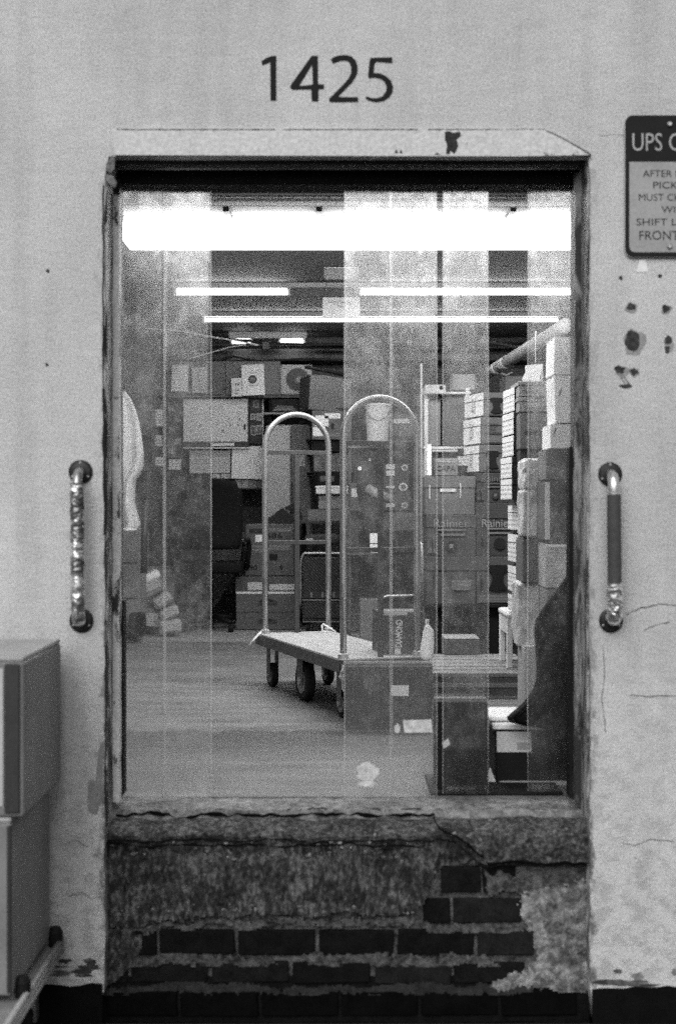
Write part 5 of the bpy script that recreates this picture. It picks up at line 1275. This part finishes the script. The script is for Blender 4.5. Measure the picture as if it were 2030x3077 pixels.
# three bell cartons with white ends, turned a little
for i, (la, xa, y0, y1, dx) in enumerate((('bell carton with white end, topmost of the turned trio', 1123, 910, 966, 0), ('lettered carton with white end, middle of the turned trio', 1116, 968, 1031, -2), ('bell carton with white end, lowest of the turned trio', 1113, 1032, 1096, 2))):
    c = Carton('apple_carton', la, xa, y0, xa + 76, y1, 7.9, .30, .11, 15 - 2 * i, 'lid', 'carton', 'turned cartons with white ends')
    c.side(0, .04, 1, .66, paper(.7), 'white_end'); 
    box('white_end_lid', paper(.7), c.root, -.0075, 0, c.h * .70, -.0055, c.d, c.h * .98)
    c.stxt('APPLES PRODUCE', .5, .5, .09, .0 + .62, ink(.1), 0) if False else text(c.root, 'PRODUCE', ink(.12), -.0082, c.d * .5, c.h * .5, c.h * .6, c.d * .22, 'S', roll=R(86))
    if i != 1: c.poly([(.18 + .42 * a, .16 + .62 * b) for a, b in BELL], ink(.008), 'bell_emblem', off=-.0068)
    else: c.txt('ORGANIC', .34, .72, .4, .12, ink(.02)); c.txt('APPLES', .32, .56, .3, .12, ink(.02)); c.dec(.1, .4, .9, .44, ink(.03), 'print_bar')
    o = lathe('hand_hole', ink(.006), c.root, [(c.h * .11, -.008), (c.h * .11, -.0068)], 'y', 16, (c.w * .84, 0, c.h * .52)); c.dec(.84, .41, 1.0, .63, ink(.006), 'hand_hole')
    c.dec(.1, .03, .95, .08, ink(.02), 'print_bar')
c = Carton('cardboard_box', 'plain grey carton pushed back above the turned trio', 1172, 872, 1225, 908, 8.3, .3, .12)
c = Carton('cardboard_box', 'pale carton on the tall rack behind the middle strips', 1050, 868, 1102, 905, 8.4, .25, .3)
c = Carton('small_box', 'slim pale box with a dark dot on top of the rack', 985, 892, 1034, 914, 8.2, .2, .45); lathe('dot', ink(.02), c.root, [(.012, -.002), (.012, -.001)], 'y', 12, (c.w * .78, 0, c.h * .65))
r2 = thing('tall_rack', 'tall pale shelving rack left of the turned cartons', 'shelf', P(984, 1405, 8.25)); k25 = 8.25 / F; hT2 = P(984, 1405, 8.25).z
r2.location.z = 0
zq = lambda py: EYE + (HZ - py) * k25
for x_ in (0, 96): box('post', plain(.35, .5, .2, .1, 9, 0), r2, x_ * k25, 0, 0, x_ * k25 + .022, .022, zq(900)); box('post', plain(.35, .5, .2, .1, 9, 0), r2, x_ * k25, .36, 0, x_ * k25 + .022, .382, zq(900))
for py in (909, 1036): box('shelf_board', plain(.42, .5, 0, .1, 9, 0), r2, -.004, -.004, zq(py) - .014, 98 * k25 + .026, .386, zq(py), .002)
c = Carton('grey_tote', 'tall dull tote on the rack, beside the pole', 988, 917, 1022, 1035, 8.27, .3, .13, mat=plain(.13, .6, 0, .1, 6, 0), tape=False, cat='tote')
c = Carton('grey_tote', 'tall dark tote on the rack, next to the turned cartons', 1028, 922, 1078, 1035, 8.27, .3, .08, mat=plain(.08, .6, 0, .2, 6, 0), tape=False, cat='tote')
c = Carton('label_strip_box', 'low box with a printed strip under the rack shelf', 1003, 1040, 1062, 1050, 8.2, .2, .3, mat=print_mat(.34, .06, 60, 70, .6), tape=False)
c = Carton('cardboard_box', 'carton lettered CAPA standing on the inner fruit column', 1008, 1062, 1062, 1104, 7.95, .25, .2); c.txt('CAPA', .48, .42, .8, .30, ink(.05), bold=.02); c.dec(.05, .74, .95, .94, print_mat(.2, .06, 60, 60, .5), 'fine_print')
c = Carton('white_box', 'narrow bright white box leaning at the rack post', 990, 1030, 1001, 1104, 7.9, .2, .8, mat=paper(.82), tape=False)
c = Carton('cardboard_box', 'small pale carton between CAPA carton and turned trio', 1062, 1058, 1090, 1082, 8.1, .2, .34, mat=print_mat(.34, .1, 60, 60, .5), tape=False)
# pallet, small carton, white stool
pl = thing('wooden_pallet', 'wooden pallet of boards on the floor before the fruit cartons', 'pallet', P(985, 1621, 6.78)); pl.location.z = 0; kp = 6.78 / F
PW = 262 * kp
for y_ in (0, .36, .74):
    box('bearer', plain(.10, .8, 0, .3, 16, .2), pl, 0, y_, .016, PW, y_ + .09, .106)
    box('bottom_board', plain(.18, .8, 0, .3, 16, .2), pl, 0, y_ - .004, 0, PW, y_ + .095, .0155, .001)
for i in range(6):
    y_ = -.01 + i * .148
    box('top_board', plain(.18, .8, 0, .3, 16, .2), pl, -.005, y_, .1065, PW + .005, y_ + .115, .126, .002)
box('front_board', plain(.18, .8, 0, .2, 16, .2), pl, 0, -.012, .056, PW, -.001, .078, .001)
c = Carton('cardboard_box', 'low carton with a pale top sitting on the pallet', 1030, 1475, 1114, 1512, 7.55, .26, .09, mat=card(.09)); 
box('pale_top', card(.42), c.root, .004, .004, c.h + .0008, c.w - .004, c.d - .004, c.h + .004)
c.root.location.z = .127
st = thing('white_stool', 'white step stool standing on the pallet', 'stool', P(1174, 1560, 6.95)); st.location.z = .127; kst = 6.95 / F
SH = EYE + (HZ - 1421) * kst - .127; WPL = plain(.62, .5, 0, .06, 9, .03)
SW = .30
bm = bmesh.new(); add_box(bm, 0, 0, SH - .03, SW, .36, SH, .012, 2); bm_obj('top', bm, WPL, st)
for (x_, y_) in ((.004, .01), (SW - .034, .01), (.004, .32), (SW - .034, .32)): box('leg', WPL, st, x_, y_, 0, x_ + .03, y_ + .03, SH - .031, .003)
box('apron', WPL, st, .034, .012, SH - .11, SW - .034, .022, SH - .031); box('apron', WPL, st, .008, .04, SH - .11, .018, .32, SH - .031)
# column of cartons with white printed ends (seen end on)
def white_end(label, x0, x1, y0, y1, Z, v, d=.28):
    c = Carton('carton', label, x0, y0, x1, y1, Z, d, v, 4, 'lid', 'carton', 'cartons with white printed ends')
    c.side(0, .03, 1, .68, print_mat(.62, .12, 40, 45, .5), 'white_end'); box('white_end_lid', paper(.62), c.root, -.0075, 0, c.h * .71, -.0055, c.d, c.h * .98)
    return c
ys = [(897, 954), (955, 1008), (1009, 1058), (1059, 1110), (1110, 1160)]
nm = ['topmost', 'second', 'third', 'fourth', 'fifth']
for i, (a, b) in enumerate(ys):
    white_end('narrow white-ended carton, %s from the top of the tall column' % nm[i], 1194 - (4 if i > 2 else 0) + (2 if i == 0 else 0), 1268, a, b, 6.62, .06)
ys = [(1172, 1232), (1240, 1308), (1315, 1378), (1384, 1424)]
nm = ['upper', 'second', 'third', 'lowest']
for i, (a, b) in enumerate(ys):
    c = white_end('wrapped white-ended carton, %s of the lower column behind the stool' % nm[i], 1205, 1268, a, b, 6.75, .07, .26)
c = Carton('support_box', 'dark carton propping up the lower white-ended column', 1207, 1425, 1290, 1530, 6.9, .26, .03); 
c = Carton('tomato_box', 'upper carton lettered Tomatoes on the Vine', 1204, 884, 1288, 920, 6.5, .28, .30, kind='lid', cat='carton'); c.txt('Tomatoes on the Vine', .55, .30, .82, .2, ink(.05)); c.txt('O', .12, .66, .09, .3, ink(.06)); c.txt('T', .12, .28, .07, .24, ink(.06))
c = Carton('tomato_box', 'lower carton lettered Tomatoes on the Vine with a finger notch', 1204, 921, 1290, 956, 6.5, .28, .30, kind='lid', cat='carton'); c.txt('Tomatoes on the Vine', .55, .30, .82, .2, ink(.05)); c.txt('O', .12, .66, .09, .3, ink(.06)); c.dec(.42, .86, .66, 1.0, ink(.02), 'finger_notch')
c = Carton('dark_carton', 'dark stained carton under the tomato cartons', 1206, 957, 1284, 1042, 6.48, .28, .10, mat=plain(.10, .7, 0, .4, 14, .1)); c.dec(.15, .38, .8, .5, ink(.04), 'print_bar')
c = Carton('dark_carton', 'dark carton wedged under the stained carton', 1206, 1043, 1270, 1160, 6.5, .26, .07)
# nearest right stack
def near(label, x0, x1, y0, y1, v, Z=6.0, yaw=0, mat=None, roll=0, name='cardboard_box', kind='flap', d=.24):
    return Carton(name, label, x0, y0, x1, y1, Z, d, v, yaw, kind, 'box', 'stack against the door frame', roll, mat)
WH = plain(.78, .6, 0, .05, 14, .1)
c = near('white box at the top of the tall stack by the door frame', 1284, 1420, 780, 869, .7, mat=WH, roll=1.5); c.dec(.2, .40, .215, .44, ink(.05), 'speck')
c = near('second white box down the tall stack by the door frame', 1288, 1420, 871, 982, .7, mat=WH, roll=-1.5); c.poly(((.06, .58), (.10, .72), (.13, .72), (.10, .60)), ink(.08), 'arrow_print')
c = near('squat white box jutting out of the tall stack', 1276, 1420, 984, 1041, .7, mat=WH); c.poly(((.04, .55), (.08, .85), (.10, .82), (.06, .6)), ink(.1), 'arrow_print')
c = near('grey-brown box under the squat white box', 1266, 1420, 1042, 1113, .20)
c = near('dark brown box with a bright torn edge in the tall stack', 1263, 1420, 1116, 1254, .11); c.dec(.0, .02, .075, .98, paper(.6), 'torn_edge'); c.dec(.30, .985, .9, .995, paper(.6), 'bright_edge')
c = near('shrink-wrapped pale box above the black tarpaulin', 1266, 1420, 1262, 1365, .42, mat=plain(.42, .25, 0, .45, 16, .6)); c.dec(.0, .93, .9, .99, paper(.75), 'bright_edge')
c = near('grey box hidden behind the black tarpaulin', 1268, 1420, 1366, 1480, .3); c = near('pale box at the bottom of the tall stack behind the tarpaulin', 1262, 1420, 1481, 1680, .55)
def sack(label, x0, x1, y0, y1, Z, v):
    o = thing('paper_sack', label, 'sack', P(x0, y1, Z), (0, 0, 0), 'crumpled sacks beside the tall stack'); k = Z / F
    bm = bmesh.new(); add_box(bm, 0, 0, 0, (x1 - x0) * k, .2, (y1 - y0) * k, .012, 2)
    bmesh.ops.subdivide_edges(bm, edges=bm.edges[:], cuts=3, use_grid_fill=True)
    for vv in bm.verts: vv.co += Vector((noise.noise(vv.co * 25 + Vector((x0, 0, 0))), noise.noise(vv.co * 25 + Vector((0, y0, 0))), noise.noise(vv.co * 25 + Vector((0, 0, y1))))) * .012
    bm_obj('sack_body', bm, plain(v, .5, 0, .35, 18, .5), o, False)
    box('fold', plain(v * 1.2, .5, 0, .3, 18, .3), o, .01, .02, (y1 - y0) * k - .004, (x1 - x0) * k - .01, .16, (y1 - y0) * k + .006, .003)
sack('crumpled pale sack, top one left of the tall stack', 1214, 1261, 1066, 1136, 6.25, .45)
sack('crumpled pale sack under the top sack', 1212, 1262, 1137, 1246, 6.25, .45)
c = near('grey carton under the crumpled sacks', 1212, 1262, 1250, 1352, .17, 6.25)
sack('torn pale sack beside the grey carton, by the stool', 1200, 1262, 1353, 1500, 6.3, .45)
c = near('pale carton on the floor under the torn sack', 1216, 1268, 1500, 1660, .5, 6.2)

# black tarpaulin
tp = thing('black_tarpaulin', 'black tarpaulin draped down beside the right door frame', 'tarpaulin', P(1180, 1672, 4.64)); k5 = 4.64 / F
edge = [(1300, 1336), (1330, 1320), (1360, 1300), (1390, 1276), (1420, 1256), (1440, 1244), (1460, 1241), (1500, 1244), (1540, 1248), (1580, 1249), (1600, 1244), (1620, 1232), (1640, 1214), (1655, 1196), (1668, 1180), (1672, 1182), (1680, 1222), (1686, 1262), (1694, 1320)]
bm = bmesh.new(); rings = []; nu = 26
for (py, xl) in edge:
    ring = []
    for k in range(nu + 1):
        f = k / nu; px = xl + (1400 - xl) * f
        dy = .045 * math.sin(f * 15 + py * .009) * min(1, (py - 1290) / 120) - .03 * f + .015 * noise.noise(Vector((f * 5, py * .02, 0)))
        ring.append(bm.verts.new(((px - 1180) * k5, dy, (1672 - py) * k5)))
    rings.append(ring)
for i in range(len(rings) - 1):
    for k in range(nu): bm.faces.new((rings[i][k], rings[i][k + 1], rings[i + 1][k + 1], rings[i + 1][k]))
o = bm_obj('sheet', bm, plain(.003, .7, 0, .3, 10, .2, .06), tp, True); md = o.modifiers.new('thickness', 'SOLIDIFY'); md.thickness = .005
tube('hem', BLACK, tp, [((x - 1180) * k5, -.01, (1672 - y) * k5) for y, x in edge], .006, 6)

# boxes on the floor just inside
c = Carton('tall_dark_carton', 'tall dark carton on the floor just behind the strips', 1009, 1628, 1131, 1846, 4.62, .20, .035, yaw=-2, mat=card(.018)); 
c.poly(((.13, .56), (.24, .61), (.29, .55), (.17, .50)), paper(.65), 'sticker'); c.dec(.30, .90, .65, .95, ink(.012), 'hand_slot')
c = Carton('lidded_bin', 'dark bin with a white lid and shipping label by the door frame', 1150, 1692, 1345, 1832, 4.72, .26, .022, mat=plain(.010, .6, 0, .2, 9, .05), tape=False, cat='bin'); W_, H_, D_ = c.w, c.h, c.d
box('lid', plain(.75, .5, 0, .05, 9, 0), c.root, -.012, -.010, H_ - .001, W_, D_, H_ + .018, .004); box('lid_top', plain(.8, .5, 0, .05, 9, 0), c.root, -.020, .03, H_ + .022, W_, D_ + .02, H_ + .034, .004)
lb = c.dec(.01, .62, .42, .96, print_mat(.6, .2, 190, 160, .5), 'shipping_label'); c.dec(.25, .66, .40, .78, print_mat(.3, .03, 400, 5, .6), 'barcode', off=-.0026)
box('foot_rim', plain(.30, .5, 0, .1, 9, 0), c.root, .01, -.012, .002, W_, -.001, .030, .002)
plate('white_tag', paper(.8), c.root, [[(-.028, .0), (-.003, .0), (-.002, .03), (-.02, .075), (-.026, .06)]], -.002, .002)
floor_shade = box('floor_shadow', RUBBER, None, P(1000, 0, 4.5).x, .31, .002, XR - .03, .62, .010, .003); tag(floor_shade, 'black sheet put in as the floor shadow behind the right strips', 'mat')  # thin black sheet standing in for shadow on the floor

# ================================================================ STRIP CURTAIN
def strip(label, x0, x1, ybot, Z, seed, curl=0.0):
    zt_ = ZT + 0.005; zbm = EYE + (HZ - ybot) * Z / F
    o = thing('curtain_strip', label, 'curtain strip', ((x0 - 784) * Z / F, Z - D, zbm), group='clear strips of the door curtain')
    w_ = (x1 - x0) * Z / F; h_ = zt_ - zbm
    bm = bmesh.new(); nx, nz = 10, 60; cols = []
    for i in range(nx + 1):
        u = i / nx; c = []
        for j in range(nz + 1):
            v = j / nz
            bow = -.006 * (1 - (2 * u - 1) ** 2)
            wav = (.004 * noise.noise(Vector((u * 1.5, v * 6, seed))) + .002 * noise.noise(Vector((u * 3, v * 17, seed)))) * (1 - v * .6)
            sw = .003 * noise.noise(Vector((seed, v * 2.5, 4))) * (1 - v)
            cu = curl * max(0, .06 - v) / .06 * u * u
            zz_ = v * h_ + (.006 * noise.noise(Vector((u * 2, seed, 0))) if j == 0 else 0)
            c.append(bm.verts.new((u * w_ + sw, bow + wav - cu, zz_)))
        cols.append(c)
    for i in range(nx):
        for j in range(nz): bm.faces.new((cols[i][j], cols[i + 1][j], cols[i + 1][j + 1], cols[i][j + 1]))
    s = bm_obj('vinyl_sheet', bm, VINYL, o, True); md = s.modifiers.new('thickness', 'SOLIDIFY'); md.thickness = .0022
    for i in (0, nx):
        pts_ = []
        for j in range(0, nz + 1, 3):
            v = j / nz
            pts_.append((i / nx * w_ + .003 * noise.noise(Vector((seed, v * 2.5, 4))) * (1 - v), (.004 * noise.noise(Vector((i / nx * 1.5, v * 6, seed))) + .002 * noise.noise(Vector((i / nx * 3, v * 17, seed)))) * (1 - v * .6) - (curl * max(0, .06 - v) / .06 if i else 0), v * h_))
        tube('edge_bead', BEAD, o, pts_, .0011, 6)
    for u in (.25, .75): lathe('rivet', STEEL, o, [(.006, -.012), (.006, -.008)], 'y', 10, (w_ * u, 0, h_ - .02))
    return o, w_, h_
strip('first clear vinyl strip, against the left frame', 277, 384, 1858, 4.470, 1.0)
oB, wB, hB = strip('second clear vinyl strip, left of the wide gap', 380, 490, 1860, 4.490, 2.0, .02)
oC, wC, hC = strip('third clear vinyl strip, right of the wide gap over the cart hoop', 799, 909, 1868, 4.470, 3.0)
oD, wD, hD = strip('fourth clear vinyl strip, overlapping the third', 905, 1013, 1860, 4.490, 4.0)
oE, wE, hE = strip('fifth clear vinyl strip, alone between two narrow gaps', 1027, 1132, 1842, 4.475, 5.0)
oF, wF, hF = strip('last clear vinyl strip, against the right frame', 1224, 1334, 1836, 4.475, 6.0)
ks_ = 4.47 / F
def scratch(parent, x0, y0, pts, r=.0011):
    fine = []
    for a, b in zip(pts[:-1], pts[1:]):
        for q in range(4): fine.append((a[0] + (b[0] - a[0]) * q / 4, a[1] + (b[1] - a[1]) * q / 4))
    fine.append(pts[-1])
    tube('scratch', BEAD, parent, [((a - x0) * ks_, -.0085, (y0 - b) * ks_) for a, b in fine], r, 5)
def residue(parent, x0, y0, pts, ox, seed):
    plate('residue_patch', plain(.55, .7, 0, .4, 60, .3), parent, [[((a - x0) * ks_, (y0 - b) * ks_) for a, b in pts]], -.014, .0008)
def ring_pts(cx, cy, rx, ry, seed, n=46):
    return [(cx + rx * (1 + .5 * noise.noise(Vector((math.cos(2 * math.pi * i / n) * 2.6, math.sin(2 * math.pi * i / n) * 2.6, seed)))) * math.cos(2 * math.pi * i / n),
             cy + ry * (1 + .5 * noise.noise(Vector((math.cos(2 * math.pi * i / n) * 2.6, math.sin(2 * math.pi * i / n) * 2.6, seed + 4)))) * math.sin(2 * math.pi * i / n)) for i in range(n)]
residue(oC, 799, 1868, ring_pts(852, 1788, 27, 20, 3.0), 0, 1); residue(oC, 799, 1868, ring_pts(850, 1817, 22, 6, 7.0), 0, 1)
residue(oD, 905, 1860, [(934, 1669), (1000, 1667), (1003, 1697), (937, 1698)], 0, 2); residue(oD, 905, 1860, ring_pts(921, 1689, 7, 10, 9.0), 0, 2)

scratch(oE, 1027, 1842, [(1086, 560), (1085, 610), (1080, 660), (1071, 705), (1062, 740), (1053, 775)], .0016); scratch(oE, 1027, 1842, [(1060, 470), (1056, 486)]); scratch(oE, 1027, 1842, [(1078, 700), (1080, 735), (1087, 742)])
scratch(oD, 905, 1860, [(958, 460), (954, 500)], .0016); scratch(oD, 905, 1860, [(955, 565), (953, 600), (955, 645)]); scratch(oD, 905, 1860, [(962, 570), (961, 630)])
scratch(oC, 799, 1868, [(848, 610), (852, 640), (850, 648)], .002); scratch(oB, 380, 1860, [(443, 456), (449, 480), (452, 496)], .0014); scratch(oF, 1224, 1836, [(1260, 590), (1256, 640), (1250, 700)]); scratch(oF, 1224, 1836, [(1300, 600), (1296, 680)])
